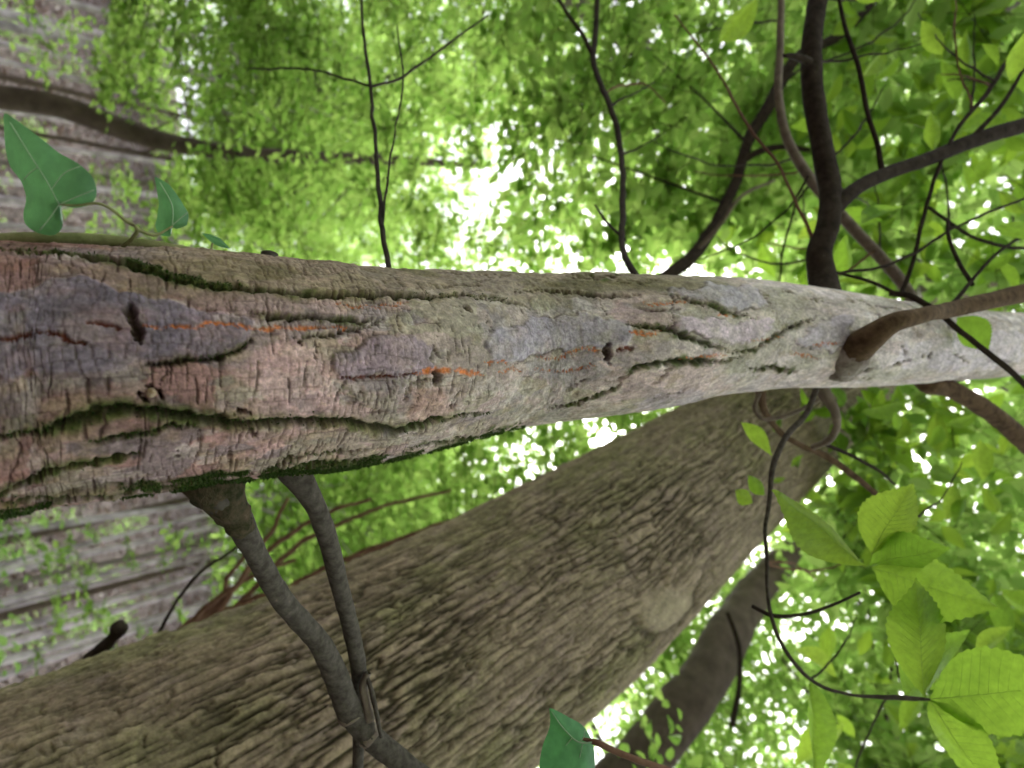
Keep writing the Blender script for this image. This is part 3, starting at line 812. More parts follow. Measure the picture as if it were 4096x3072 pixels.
b4, _ = px_branch('branch', [(3320, 1462, _ds + .075, 110), (3375, 1428, _ds + .03, 128), (3435, 1386, _ds - .012, 122), (3495, 1342, _ds - .04, 104), (3560, 1298, _ds - .05, 82), (3660, 1268, _ds - .03, 66), (3800, 1240, 1.38, 66), (3950, 1205, 1.45, 70), (4096, 1172, 1.52, 74), (4300, 1120, 1.62, 76)], M_BROWN, near, 18, .12, 11, None, 'brown branch growing from the front of the pale trunk')
px_branch('branch_collar', [(3345, 1448, _ds + .05, 180), (3395, 1412, _ds + .014, 165), (3440, 1382, _ds - .006, 132), (3466, 1364, _ds - .018, 108)], M_COLLAR2, near, 20, .22, 31, .004, 'grey swollen bark collar round the front branch')
b5, _ = px_branch('branch', [(3660, 1480, 1.6, 60), (3705, 1530, 1.58, 80), (3770, 1545, 1.6, 72), (3870, 1592, 1.64, 70), (4000, 1680, 1.7, 74), (4096, 1762, 1.76, 78), (4300, 1960, 1.9, 74)], M_BROWN, near, 14, .14, 12, None, 'dark branch leaving the upper trunk on its lower side in the picture')
b6, _ = px_branch('branch', [(3700, 1270, 1.8, 50), (3660, 1215, 1.8, 48), (3615, 1140, 1.82, 46), (3540, 1050, 1.86, 46), (3400, 900, 1.92, 45), (3230, 700, 2.0, 42), (3140, 530, 2.05, 38), (3115, 400, 2.05, 34), (3120, 200, 2.1, 30), (3125, 0, 2.15, 27), (3130, -200, 2.2, 24)], M_PALEB, near, 12, .08, 13, None, 'pale curving branch behind the thick dark one')
tw1, _ = px_branch('branch', [(3600, 1185, 1.62, 20), (3640, 1090, 1.63, 18), (3680, 910, 1.65, 17), (3730, 740, 1.68, 16), (3840, 500, 1.72, 17), (3960, 360, 1.76, 18), (4020, 260, 1.8, 18), (4110, 170, 1.85, 14)], M_DARK, near, 8, .15, 14, wob=.008)
px_branch('twig', [(3715, 830, 1.66, 14), (3850, 925, 1.68, 14), (3970, 975, 1.7, 14), (4110, 995, 1.75, 12)], M_DARK, tw1, 7, .1, 15, wob=.006)
tw2, _ = px_branch('branch', [(3335, 1095, 1.5, 12), (3560, 1060, 1.56, 12), (3660, 1015, 1.6, 11), (3800, 920, 1.66, 11), (4000, 830, 1.72, 10), (4110, 790, 1.76, 10)], M_DARK, near, 7, .15, 16, wob=.008)
tw3, _ = px_branch('branch', [(3800, 1225, 1.5, 22), (3880, 1130, 1.55, 15), (3960, 1040, 1.6, 13), (4110, 930, 1.7, 12)], M_DARK, near, 7, .12, 17, wob=.006)
px_branch('twig', [(3890, 1140, 1.55, 18), (3830, 1040, 1.6, 17), (3795, 950, 1.63, 16), (3790, 880, 1.66, 14)], M_DARK, tw3, 7, .1, 18)
tw4, _ = px_branch('branch', [(3560, 1172, 1.48, 26), (3640, 1185, 1.45, 26), (3720, 1225, 1.42, 25), (3850, 1330, 1.4, 24), (4020, 1470, 1.4, 24), (4120, 1560, 1.42, 22)], M_DARK, near, 8, .12, 19, wob=.006)
px_branch('twig', [(3590, 1178, 1.47, 16), (3490, 1130, 1.5, 14), (3345, 1090, 1.53, 12)], M_DARK, tw4, 7, .12, 20)
tw5, _ = px_branch('branch', [(3040, 1545, 1.5, 50), (3050, 1610, 1.52, 32), (3075, 1670, 1.55, 26), (3120, 1730, 1.58, 24), (3190, 1775, 1.6, 22), (3290, 1820, 1.63, 27), (3400, 1890, 1.66, 26), (3510, 1985, 1.7, 22), (3600, 2080, 1.75, 14)], M_BROWN, near, 9, .15, 21, None, wob=.006)
px_branch('twig', [(3038, 1570, 1.46, 18), (3020, 1640, 1.46, 17), (3045, 1672, 1.46, 17), (3110, 1672, 1.46, 17), (3190, 1645, 1.46, 17), (3275, 1600, 1.46, 17)], M_PALEB, tw5, 8, .12, 22)
px_branch('twig', [(3290, 1770, 1.62, 18), (3420, 1830, 1.66, 15), (3520, 1890, 1.7, 13), (3580, 1940, 1.74, 10)], M_DARK, tw5, 7, .12, 23, wob=.006)
b8, _ = px_branch('branch', [(3270, 1530, 1.5, 70), (3300, 1580, 1.5, 52), (3340, 1650, 1.5, 36), (3345, 1710, 1.52, 30), (3315, 1760, 1.55, 28), (3250, 1790, 1.58, 24)], M_PALEB, near, 10, .25, 24, None, 'short crooked pale branch stub')
hang, _ = px_branch('branch', [(3265, 1555, 1.44, 24), (3235, 1640, 1.42, 24), (3150, 1740, 1.38, 24), (3095, 1850, 1.34, 24), (3075, 2000, 1.3, 18), (3065, 2300, 1.24, 16), (3080, 2460, 1.22, 16), (3140, 2600, 1.2, 16), (3250, 2725, 1.2, 15), (3400, 2780, 1.2, 12), (3700, 2797, 1.2, 12), (3720, 2798, 1.2, 8)], M_GREY, near, 9, .1, 25, None, 'thin hanging twig that carries the largest leaves', wob=.008)
px_branch('twig', [(3010, 2425, 1.26, 16), (3080, 2460, 1.23, 18), (3200, 2460, 1.24, 15), (3330, 2420, 1.26, 13), (3440, 2370, 1.28, 10)], M_DARK, hang, 7, .1, 26)
tw6, _ = px_branch('branch', [(1560, 1120, 1.0, 26), (1552, 1060, 1.05, 24), (1530, 900, 1.15, 22), (1512, 700, 1.3, 19), (1498, 550, 1.4, 17), (1485, 350, 1.55, 15), (1455, 150, 1.7, 13), (1440, -80, 1.85, 10)], M_DARK, near, 8, .12, 27, None, 'thin dark twig sticking out of the trunk edge', wob=.008)
px_branch('twig', [(1490, 345, 1.55, 11), (1570, 325, 1.6, 11), (1700, 240, 1.7, 10), (1950, 60, 1.9, 7)], M_DARK, tw6, 6, .1, 28, wob=.008)
px_branch('twig', [(1488, 345, 1.55, 10), (1400, 320, 1.6, 10), (1280, 285, 1.7, 9), (1000, 275, 1.9, 7)], M_DARK, tw6, 6, .1, 29, wob=.008)
px_branch('twig', [(1530, 900, 1.15, 12), (1560, 640, 1.3, 9), (1610, 330, 1.5, 8), (1590, 100, 1.7, 6)], M_DARK, tw6, 6, .1, 30, wob=.008)
tw7, _ = px_branch('branch', [(2560, 1130, 1.25, 30), (2525, 1075, 1.3, 28), (2490, 1000, 1.4, 26), (2490, 850, 1.55, 26), (2490, 700, 1.7, 25), (2475, 560, 1.85, 25), (2445, 440, 1.95, 24), (2395, 320, 2.1, 24), (2372, 230, 2.2, 25), (2385, 120, 2.3, 22), (2390, -60, 2.4, 20)], M_DARK, near, 9, .12, 31, None, 'slender dark branch behind the trunk edge', wob=.01)
px_branch('twig', [(2374, 235, 2.2, 20), (2335, 150, 2.25, 18), (2260, 40, 2.3, 16), (2200, -60, 2.4, 12)], M_DARK, tw7, 7, .1, 32, wob=.008)
px_branch('twig', [(2500, 960, 1.45, 14), (2420, 880, 1.6, 12), (2380, 820, 1.7, 8)], M_DARK, tw7, 6, .1, 33)


def big_leaf(parent, bx, by, tx, ty, wpx, d0, d1, roll=0.0, curl=0.1, fold=0.15, serr=0.05, mat=None, seed=0, shape=0.85, rib=True, name='leaf'):
    """one leaf from its base to its tip, given as picture points with depths"""
    b = at(bx, by, d0); t = at(tx, ty, d1)
    L_ = np.linalg.norm(t - b); D = (t - b) / L_
    view = unit((b + t) / 2 - CAM)
    S = unit(np.cross(D, view)); Nn = np.cross(D, S)
    S, Nn = S * math.cos(roll) + Nn * math.sin(roll), -S * math.sin(roll) + Nn * math.cos(roll)
    if Nn[2] < 0: S, Nn = -S, -Nn
    wd = wpx * (d0 + d1) / 2 / FPX
    V, Q = leaf_grid(31 if serr else 12, serr, curl=curl, fold=fold, seed=seed, shape=shape)
    W = b + V[:, :1] * D * L_ + V[:, 1:2] * S * wd + (V[:, 2:3] + curl * V[:, :1] * 0.5) * Nn * L_ * 0.8
    o = obj(name, mesh_np(name, W, Q), mat or M_LEAF_BIG, parent)
    if rib:
        k = np.arange(2, len(V), 5)[::2]
        Vt, Qt = tube_arrays(W[k] - Nn * 0.0006, np.linspace(0.0006, 0.0002, len(k)), 5)
        obj('midrib', mesh_np('midrib', Vt, Qt), M_MIDRIB, parent)
        Vv, Qv, off = [], [], 0
        for i in range(2, len(V) // 5 - 5, 2):
            for sd in (0, 4):
                mid = 1 if sd == 0 else 3
                pth = np.array([W[i * 5 + 2], W[(i + 2) * 5 + mid], W[(i + 4) * 5 + sd] * .9 + W[(i + 4) * 5 + mid] * .1]) - Nn * .0004
                a_, b_ = tube_arrays(smooth_path(pth, n=5), np.linspace(.00028, .00015, 5), 4)
                Vv.append(a_); Qv.append(b_ + off); off += len(a_)
        obj('vein_network', mesh_np('vein_network', np.vstack(Vv), np.vstack(Qv)), M_MIDRIB, parent, kind='stuff')
    return o


for args in [(3462, 2262, 3085, 1958, 165, 1.22, 1.12, .5, .05), (3486, 2215, 3650, 1925, 215, 1.22, 1.16, .35, .12), (3490, 2270, 3985, 2440, 270, 1.22, 1.14, -.3, .18),
             (3480, 2260, 3800, 2185, 190, 1.23, 1.16, .6, .1), (3700, 2785, 3660, 2300, 215, 1.2, 1.12, .2, .1), (3722, 2797, 4330, 2740, 340, 1.2, 1.1, .15, .08),
             (3715, 2800, 4010, 3230, 200, 1.2, 1.15, .5, .12), 
             (3240, 2730, 3270, 3120, 120, 1.3, 1.4, .6, .1), (3620, 2800, 3860, 2520, 170, 1.24, 1.34, .6, .1)]:
    big_leaf(hang, *args, serr=.028, seed=int(args[0]))

# fine crossing twigs of the upper branches
r3 = np.random.default_rng(5)
for k in range(32):
    if k < 24: x, y = r3.uniform(2650, 4050), r3.uniform(-20, 1080)
    else: x, y = r3.uniform(3100, 4050), r3.uniform(1620, 2900)
    host = min([b3, b3b, b6, tw1, tw2, tw3, tw5, tw7, b5, hang], key=lambda h: float(np.min(np.hypot(*(PATHS[h.name] - [x, y]).T))))
    pth = PATHS[host.name]; i0 = int(np.argmin(np.hypot(*(pth - [x, y]).T))); hx, hy = pth[i0]
    d = r3.uniform(1.65, 2.3); L_ = r3.uniform(180, 620); a = math.atan2(y - hy, x - hx) + r3.normal(0, .35); bend = r3.normal(0, .35)
    pts = []
    for q in range(6):
        f_ = q / 5
        pts.append((hx + L_ * f_ * math.cos(a + bend * f_), hy + L_ * f_ * math.sin(a + bend * f_), d + .25 * f_ * r3.uniform(.5, 1.2), 11 * (1 - .55 * f_) * r3.uniform(.85, 1.1)))
    px_branch('twig', pts, [M_DARK, M_DARK, M_RED, M_GREY][k % 4], host, 6, .18, 500 + k, None, wob=.016)

# leaves on the upper branches, each one its own object
r2 = np.random.default_rng(77)
hosts = [b3, b3b, b4, b5, b6, tw1, tw2, tw3, tw4, tw5, hang, tw7]
spots = []
for k in range(150):
    x = r2.uniform(2950, 4250); y = r2.uniform(-100, 3150)
    if 1120 < y < 1560 and x < 4000: continue
    if x < 3300 and y > 1500: continue
    dens = np.interp(x, [2950, 3300, 3700, 4200], [.15, .4, .9, 1.0])
    if r2.random() > dens: continue
    spots.append((x, y))
spots += [(r2.uniform(3080, 3620), r2.uniform(1620, 2150)) for _ in range(26)]
for k, (x, y) in enumerate(spots):
    small = k >= len(spots) - 26
    d = r2.uniform(1.75, 3.2)
    if 1500 < y < 2100: d = r2.uniform(1.9, 3.2)
    ln = (r2.uniform(0.05, 0.085) if small else r2.uniform(0.09, 0.19)) * FPX / d; a = r2.uniform(0, 2 * np.pi)
    hd = min(hosts, key=lambda h: float(np.min(np.hypot(*(PATHS[h.name] - [x, y]).T))))
    big_leaf(hd, x, y, x + ln * math.cos(a), y + ln * math.sin(a), ln * r2.uniform(.36, .48), d, d + r2.uniform(-.05, .09), r2.uniform(-.8, .8), r2.uniform(.03, .2), r2.uniform(.08, .25), 0.04, None, k, r2.uniform(.8, 1.0), False)
for args in [(4096, 130, 4040, 330, 90, 1.5, 1.5, .4, .1), (3850, 650, 3880, 770, 60, 1.8, 1.82, .9, .1), (3830, 1270, 3960, 1400, 130, 1.45, 1.4, .3, .1), (4000, 900, 4110, 960, 110, 1.6, 1.62, .8, .1),
             (2965, 1690, 3090, 1820, 70, 1.7, 1.66, .5, .1), (3060, 1980, 2990, 1900, 60, 1.5, 1.5, .4, .1), (3010, 2010, 2940, 1960, 70, 1.6, 1.6, .4, .1)]:
    big_leaf(tw4 if args[1] > 1000 else b3b, *args, seed=int(args[0]), rib=False)

# ------------------------------------------------------------------ vine with heart shaped leaves at the trunk edge
vine = thing('climbing_vine', 'green vine with heart shaped leaves climbing the edge of the pinkish trunk', 'vine')


def outline_leaf(parent, poly, centre, depth, bend, mat, tilt=(0, 0), name='leaf', label=None, n=4):
    """a leaf from its outline: rings from the stalk point out to the edge, gently domed"""
    P = np.array(poly, float); d = np.r_[0, np.cumsum(np.hypot(*np.diff(np.vstack([P, P[:1]]), axis=0).T))]
    t = np.linspace(0, d[-1], 64, endpoint=False); Pc = np.vstack([P, P[:1]])
    E_ = np.stack([np.interp(t, d, Pc[:, 0]), np.interp(t, d, Pc[:, 1])], -1)
    E_ = (E_ + 0.5 * np.roll(E_, 1, 0) + 0.5 * np.roll(E_, -1, 0)) / 2
    c = np.array(centre, float); V = []
    for k in range(n + 1):
        f = k / n
        for e in E_:
            q = c + (e - c) * max(f, 0.002)
            dd = depth + tilt[0] * (q[0] - c[0]) / 1000 + tilt[1] * (q[1] - c[1]) / 1000 + bend * f * f + 0.002 * math.sin(q[0] * .035) * f
            V.append(at(q[0], q[1], dd))
    V = np.array(V)
    V2 = np.vstack([V, V + (V - CAM) * 0.0006])
    q_ = grid_quads(n + 1, 64)
    o = obj(name, mesh_np(name, V, q_), mat, parent, label)
    return o


lA = [(13, 444), (99, 504), (186, 570), (232, 610), (318, 656), (371, 703), (391, 762), (378, 809), (331, 832), (278, 832), (240, 815), (255, 888), (249, 921), (219, 945), (152, 935), (99, 902), (90, 855), (109, 796), (86, 723), (40, 670), (20, 597)]
lB = [(617, 703), (676, 736), (716, 789), (756, 855), (749, 902), (703, 918), (690, 905), (683, 948), (636, 941), (618, 900), (627, 882), (636, 815)]
lC = [(806, 932), (840, 936), (880, 952), (922, 995), (890, 990), (850, 975)]
o1 = outline_leaf(vine, lA, (232, 800), .60, .012, M_LEAF_VINE, (-.05, .04), label='largest heart shaped leaf, at the picture edge')
o2 = outline_leaf(vine, lB, (682, 890), .68, .01, M_LEAF_VINE, (-.04, .05))
o3 = outline_leaf(vine, lC, (850, 950), .73, .003, M_LEAF_VINE)
for (par, pts, d) in [(o1, [(236, 818), (190, 730), (120, 620), (40, 490)], .596), (o1, [(236, 818), (300, 790), (375, 760)], .596), (o1, [(236, 818), (200, 870), (160, 920)], .598), (o1, [(205, 760), (260, 690), (320, 665)], .597), (o1, [(150, 670), (120, 690), (95, 720)], .597),
                     (o2, [(690, 900), (690, 830), (640, 730)], .676), (o2, [(690, 900), (725, 870), (750, 850)], .676)]:
    px_branch('vein', [(x, y, d, 4 if k < len(pts) - 1 else 1.5) for k, (x, y) in enumerate(pts)], M_VEIN, par, 5, 0, 1, .004)
px_branch('stem', [(-200, 975, .62, 62), (0, 962, .63, 58), (200, 955, .64, 55), (400, 962, .655, 50), (560, 975, .67, 42), (760, 1000, .70, 24), (860, 1015, .72, 14)], M_VINE, vine, 10, .1, 3, .006)
px_branch('stalk', [(490, 985, .65, 18), (525, 960, .645, 17), (550, 918, .64, 18), (500, 880, .625, 14), (400, 815, .605, 11), (300, 822, .6, 9), (236, 818, .597, 8)], M_VINE, vine, 8, .1, 4, .004)
px_branch('stalk', [(550, 918, .64, 16), (620, 940, .66, 13), (690, 905, .675, 8)], M_VINE, vine, 7, .1, 5, .004)
px_branch('stalk', [(845, 1000, .715, 10), (850, 975, .725, 9)], M_VINE, vine, 7, .1, 6, .004)
# ------------------------------------------------------------------ the large furrowed tree behind
big = thing('furrowed_tree', 'large tree with finely furrowed olive brown bark behind the pinkish trunk', 'tree')
BT = []
for (x, y, wd, dia) in [(500, 3500, 1750, .95), (1350, 2930, 1230, .8), (2240, 2350, 900, .77), (2960, 1815, 570, .70), (3430, 1490, 370, .62)]:
    d = dia * FPX / wd
    BT.append((*at(x, y, d), dia / 2 * .985))
BT = [(1.22, 1.82, -.1, .75), (1.07, 1.76, .9, .55)] + BT + [(-.12, 1.3, 8.6, .29), (-.5, 1.2, 12, .2), (-.8, 1.3, 16, .1)]
BT = np.array(BT)
zk = BT[:, 2]
zr = np.r_[np.linspace(-.1, 1.55, 60), np.geomspace(1.56, 6.6, 640), np.linspace(6.65, 16, 70)]
BX = hermite(zk, BT, zr)
TB = theta_cols(330, 44, 1.75)
PB, NB, SB, T_B = build_trunk_grid(BX[:, :3], BX[:, 3], CAM, TB)
AB = TB[None] * 0.40 + np.zeros((len(zr), 1)); S3 = np.broadcast_to(SB[:, None], AB.shape)
AB = np.where(TB[None] > np.pi, (TB[None] - 2 * np.pi) * 0.40, AB)
XB, YB, DB = proj(PB)
wa = AB + 0.03 * (fbm(S3 * 2.2, AB * 4, 3, 31) - 0.5) + 0.05 * S3 * 0.35
ws = S3 + 0.06 * (fbm(S3 * 3, AB * 12, 3, 33) - 0.5)
# furrows: long interlacing lines between ridges
lu = wa * 38 + 3.4 * fbm(ws * 2.3, wa * 6, 3, 35) + 0.8 * (fbm(ws * 8, wa * 14, 3, 36) - .5) + 0.22 * (fbm(ws * 45, wa * 26, 2, 38) - .5)
gate = fbm(ws * 8, lu * 0.7, 3, 37)
wdt = 0.08 + 0.17 * fbm(ws * 14, lu * 1.3, 2, 34)
d1 = np.abs(lu - np.floor(lu) - .5); d2 = np.abs(lu + .5 - np.floor(lu + .5) - .5)
fur = np.clip(1 - d1 / wdt, 0, 1) * band(gate, .42, .55)
fur = np.maximum(fur, np.clip(1 - d2 / wdt, 0, 1) * band(1 - gate, .44, .58))
f1 = np.abs(fbm(wa * 60, ws * 9, 2, 65) - 0.5) * 2
fur = np.maximum(fur, np.maximum(1 - f1 / 0.15, 0) * 0.55) * (.55 + .75 * band(fbm(wa * 7, ws * 3, 3, 66), .35, .6))
pr_ = np.floor(lu * 1.0); ps_ = ws * 8.5 + _hash(pr_, pr_ * 0 + 5, 3) * 9 + 1.3 * fbm(ws * 20, wa * 34, 3, 67)
pid = _hash(pr_, np.floor(ps_), 21)
pbr = np.clip(1 - np.minimum(ps_ - np.floor(ps_), 1 - ps_ + np.floor(ps_)) / .09, 0, 1) * (_hash(np.floor(ps_ + .5), pr_, 31) > .58)
fur = np.maximum(fur, pbr * .5)
fine = fbm(wa * 150, ws * 55, 3, 39)
brk = band(vnoise(wa * 70, ws * 34, 41), .72, .92) * 0.4
fur = np.clip(fur * (0.9 + 0.6 * fbm(wa * 10, ws * 5, 3, 43)) * 1.25 + brk * .4, 0, 1)


def ell(x, y, rx, ry, ang=0.0):
    c, s = math.cos(ang), math.sin(ang)
    u = ((XB - x) * c + (YB - y) * s) / rx; v = (-(XB - x) * s + (YB - y) * c) / ry
    return np.sqrt(u * u + v * v) + 0.3 * (fbm(wa * 25, ws * 25, 3, 44) - 0.5)


scar = ell(2665, 2440, 120, 75, -.65); scar2 = ell(2760, 2280, 110, 75, -.6)
inner = np.clip(1.25 - scar, 0, 1); rim = np.clip(1 - np.abs(scar - 1.12) / .22, 0, 1) * (YB + 0.4 * XB > 3480)
fur = fur * (1 - np.clip(inner * 2.5, 0, 1)) * (1 - .5 * np.clip(1.2 - scar2, 0, 1))
ridge2 = np.clip(1 - np.abs(ell(2800, 1960, 330, 150, -.5) - 1) / .05, 0, 1) * (YB < 2000) * (XB > 2600)
dispB = .005 * (pid - .5) - 0.0125 * fur + 0.006 * (fine - .5) + 0.03 * (fbm(wa * 3, ws * 1.2, 3, 46) - .5) - .012 * rim + .012 * np.clip(inner, 0, 1) - 0.015 * np.clip(scar2 * 0 + (1 - np.abs(scar2 - 1) / .15), 0, 1) * .5 - .012 * ridge2 + .02 * np.clip(1 - scar2, 0, 1)
VB = PB + NB * dispB[..., None]
colB = np.zeros((*AB.shape, 3)) + np.array([.32, .245, .165])
tN = fbm(wa * 6, ws * 3, 4, 47)[..., None]; gN = fbm(wa * 30, ws * 14, 3, 48)[..., None]
up = np.clip((XB - 900) / 2200, 0, 1)[..., None]
colB = colB * (1 - .55 * up) + np.array([.36, .31, .215]) * .55 * up
colB = colB * (1 - band(tN, .45, .7) * .7) + np.array([.25, .24, .11]) * band(tN, .45, .7) * .7
colB = colB * (1 - band(gN, .58, .75) * .5) + np.array([.34, .26, .215]) * band(gN, .58, .75) * .5
colB = colB * (.8 + .4 * pid[..., None])
fu = fur[..., None]
colB = colB * (1 - 0.95 * fu) + np.array([.055, .046, .022]) * 0.95 * fu
im = np.clip(inner * 1.6, 0, 1)[..., None]
colB = colB * (1 - .6 * im) + np.array([.42, .36, .24]) * .6 * im
colB = colB * (1 - .7 * rim[..., None]) + np.array([.06, .05, .03]) * .7 * rim[..., None]
colB *= .94
nB, mB = AB.shape
obj('trunk', mesh_np('trunk', VB.reshape(-1, 3), grid_quads(nB, mB), True,
    {'Col': ('FLOAT_COLOR', np.concatenate([np.clip(colB, .01, .9), np.ones((nB, mB, 1))], -1).reshape(-1, 4))}), M_BIG, big, 'olive brown bark in fine interlacing furrows with an oval scar')
px_branch('broken_stub', [(380, 2640, 1.78, 90), (425, 2580, 1.76, 52), (455, 2545, 1.76, 46), (478, 2512, 1.76, 64), (492, 2500, 1.76, 50)], M_DARK, big, 10, .25, 3, None, 'short broken stub on the trunk edge')
px_branch('shoot', [(600, 2600, 1.95, 16), (700, 2420, 1.98, 14), (800, 2290, 2.0, 13), (930, 2200, 2.05, 11), (1010, 2120, 2.1, 8)], M_DARK, big, 7, .12, 4, None, 'thin dark shoot rising from the trunk edge', wob=.01)
# limbs and crown far overhead
for k, (dx, dy, dz) in enumerate([(-3, 1.5, 3), (2.5, 3, 4), (-1.5, 4, 3.5), (3, .5, 3), (-3.5, 3.5, 5), (.5, 5, 4)]):
    h = [8.6, 9.4, 10.2, 10.8, 11.3, 12][k]; a = hermite(zk, BT, np.array([h]))[0]
    q = np.array([[*a[:3], .1], [*(a[:3] + np.array([dx, dy, dz]) * .5 + [0, 0, .3]), .07], [*(a[:3] + np.array([dx, dy, dz])), .03]])
    s = smooth_path(q, n=14); V, Q = tube_arrays(s[:, :3], s[:, 3], 9, .1, k)
    obj('limb', mesh_np('limb', V, Q), M_FARGREY, big)
# ------------------------------------------------------------------ foliage of the furrowed tree, high overhead
def ball(c, r, n, shell=0.35):
    u = unit(RNG.normal(0, 1, (n, 3))) * (RNG.random((n, 1)) ** shell)
    return np.asarray(c) + u * np.asarray(r)


foliage(big, ball((-.3, 3.5, 12.5), (5.5, 5, 3), 300), .11, .75, 9, M_LEAF_FAR)


def pbox(n, x0, x1, y0, y1, d0, d1):
    x, y, d = RNG.uniform(x0, x1, n), RNG.uniform(y0, y1, n), RNG.uniform(d0, d1, n)
    return np.array([at(a, b, c) for a, b, c in zip(x, y, d)])


def limb_to(parent, a, c, r0, mat, k, name='limb', sag=.15):
    a = np.asarray(a, float); c = np.asarray(c, float)
    m = (a + c) / 2 + np.array([0, 0, np.linalg.norm(c - a) * sag])
    s = smooth_path(np.array([[*a, r0], [*m, r0 * .65], [*c, r0 * .25]]), n=14)
    V, Q = tube_arrays(s[:, :3], s[:, 3], 7, .12, k)
    return obj(name, mesh_np(name, V, Q), mat, parent)


# ------------------------------------------------------------------ trees standing further up the slope
far_spec = [  # picture row where the trunk meets the left edge, depth, trunk radius, height, bark
    (-70, 12, .12, 15, M_FARPALE), (22, 10.5, .10, 14, M_FARPALE), (98, 12.5, .14, 16, M_FARPALE), (170, 16, .12, 17, M_FARPALE), (300, 19, .16, 18, M_FARBROWN), (505, 15, .10, 16, M_FARBROWN),
    (650, 14, .11, 15, M_FARGREY), (800, 17, .2, 17, M_FARPALE), (905, 12, .09, 14, M_FARPALE),
    (2105, 10, .09, 13, M_FARPALE), (2180, 13, .13, 16, M_FARBROWN), (2262, 9.5, .07, 13, M_FARPALE), (2330, 16, .12, 17, M_FARGREY), (2395, 12, .1, 15, M_FARPALE),
    (40, 22, .14, 18, M_FARPALE), (230, 13, .09, 15, M_FARPALE), (430, 21, .16, 18, M_FARPALE), (570, 20, .13, 17, M_FARPALE), (720, 22, .15, 18, M_FARPALE), (2140, 19, .15, 17, M_FARPALE), (2290, 20, .16, 18, M_FARPALE), (2430, 15, .1, 16, M_FARPALE), (2590, 17, .14, 17, M_FARPALE),
    (2470, 18, .16, 18, M_FARBROWN), (2545, 13, .13, 15, M_FARPALE), (2628, 10.5, .1, 14, M_FARPALE), (2700, 14, .12, 16, M_FARPALE)]
bark_word = {M_FARPALE.name: 'pale', M_FARBROWN.name: 'dark brown', M_FARGREY.name: 'grey'}
far_spec.sort(key=lambda q: q[0])
ORD = ['first', 'second', 'third', 'fourth', 'fifth', 'sixth', 'seventh', 'eighth', 'ninth', 'tenth', 'eleventh', 'twelfth', 'thirteenth', 'fourteenth', 'fifteenth']
n_up = sum(q[0] < 1500 for q in far_spec)
for k, (y, d, r, h, mt) in enumerate(far_spec):
    h *= .74; r *= .72
    p = at(0, y, d); bx, by = p[0], p[1]
    bz = float(ground_z(np.array(bx), np.array(by)))
    side = 'upper left' if y < 1500 else 'lower left'
    t = thing('slope_tree', f'slender {bark_word[mt.name]} trunk up the slope, {side}, ' +
              f'{ORD[k if y < 1500 else k - n_up]} of its row', 'tree', group='slender trees up the slope')
    ln = RNG.normal(0, .35, 2)
    z = np.linspace(0, 1, 16)
    ax_ = np.c_[bx + ln[0] * (z - .15) + .12 * (fbm(z * 4, z * 0 + k, 3, k) - .5), by + ln[1] * (z - .15), bz - .2 + z * h]
    V, Q = tube_arrays(ax_, r * (1.15 - .8 * z), 10, .15, k)
    obj('trunk', mesh_np('trunk', V, Q), mt, t)
    top = ax_[-1]
    for j in range(4):
        a = ax_[9 + j]; ang = RNG.uniform(0, 6.28)
        limb_to(t, a, a + np.array([math.cos(ang) * 2, math.sin(ang) * 2, 1.6]), r * .4, mt, j)
    foliage(t, ball((top[0], top[1], bz + h * .93), (3.2, 3.2, h * .28), 230), .115, .8, 8, M_LEAF_FAR, cull=.12)

# ------------------------------------------------------------------ taller trees whose crowns close over the view
over = [(-8.5, 7, 13, (-5, 7.5, 10.5), (4.5, 4, 2.6)), (-9.5, 14, 16, (-6, 14, 12.5), (5, 4.5, 3)), (9, 8, 14, (5.2, 7.5, 11), (4.5, 4, 2.8)), (10.5, 15, 16, (6.5, 14.5, 13), (5, 4.5, 3)),
        (0.1, 8.5, 15, (0, 9, 12), (4.5, 4, 3)), (-6.5, .5, 13, (-3.6, 2.2, 10), (3.5, 3.2, 2.2)), (7.5, 1.5, 13, (4.2, 2.5, 10), (3.5, 3.2, 2.2)), (0.9, 17, 18, (.6, 16, 14), (5.5, 4, 3.4))]
over_lab = ['tall tree whose crown closes the upper left canopy', 'tall tree further back above the upper left canopy', 'tall tree whose crown fills the canopy below the furrowed trunk', 'tall tree further back above the lower left canopy',
            'tall tree hidden behind the pinkish trunk, its crown spreading above', 'tree whose crown hangs over the upper right corner', 'tree whose crown hangs over the lower right corner', 'farthest tall tree behind the pinkish trunk']
for k, (x, y, h, c, rr) in enumerate(over):
    t = thing('canopy_tree', over_lab[k], 'tree', group='tall trees closing the canopy')
    bz = float(ground_z(np.array(x), np.array(y)))
    z = np.linspace(0, 1, 16)
    ax_ = np.c_[x + (c[0] - x) * .45 * z**2, y + (c[1] - y) * .45 * z**2, bz - .2 + z * h * .95]
    V, Q = tube_arrays(ax_, .22 * (1.15 - .85 * z), 12, .12, k + 40)
    obj('trunk', mesh_np('trunk', V, Q), M_FARGREY, t)
    C_ = ball(c, rr, 400)
    if k == 0: C_ = np.vstack([C_, pbox(130, 1700, 2300, -150, 480, 8, 13)])
    if k == 6: C_ = np.vstack([C_, pbox(170, 2450, 3500, 2250, 3200, 8.5, 11.5)])
    for j in range(6): limb_to(t, ax_[8 + j], C_[j * 7], .07, M_FARGREY, j)
    foliage(t, C_, .115, .8, 9, M_LEAF_FAR, cull=.2)

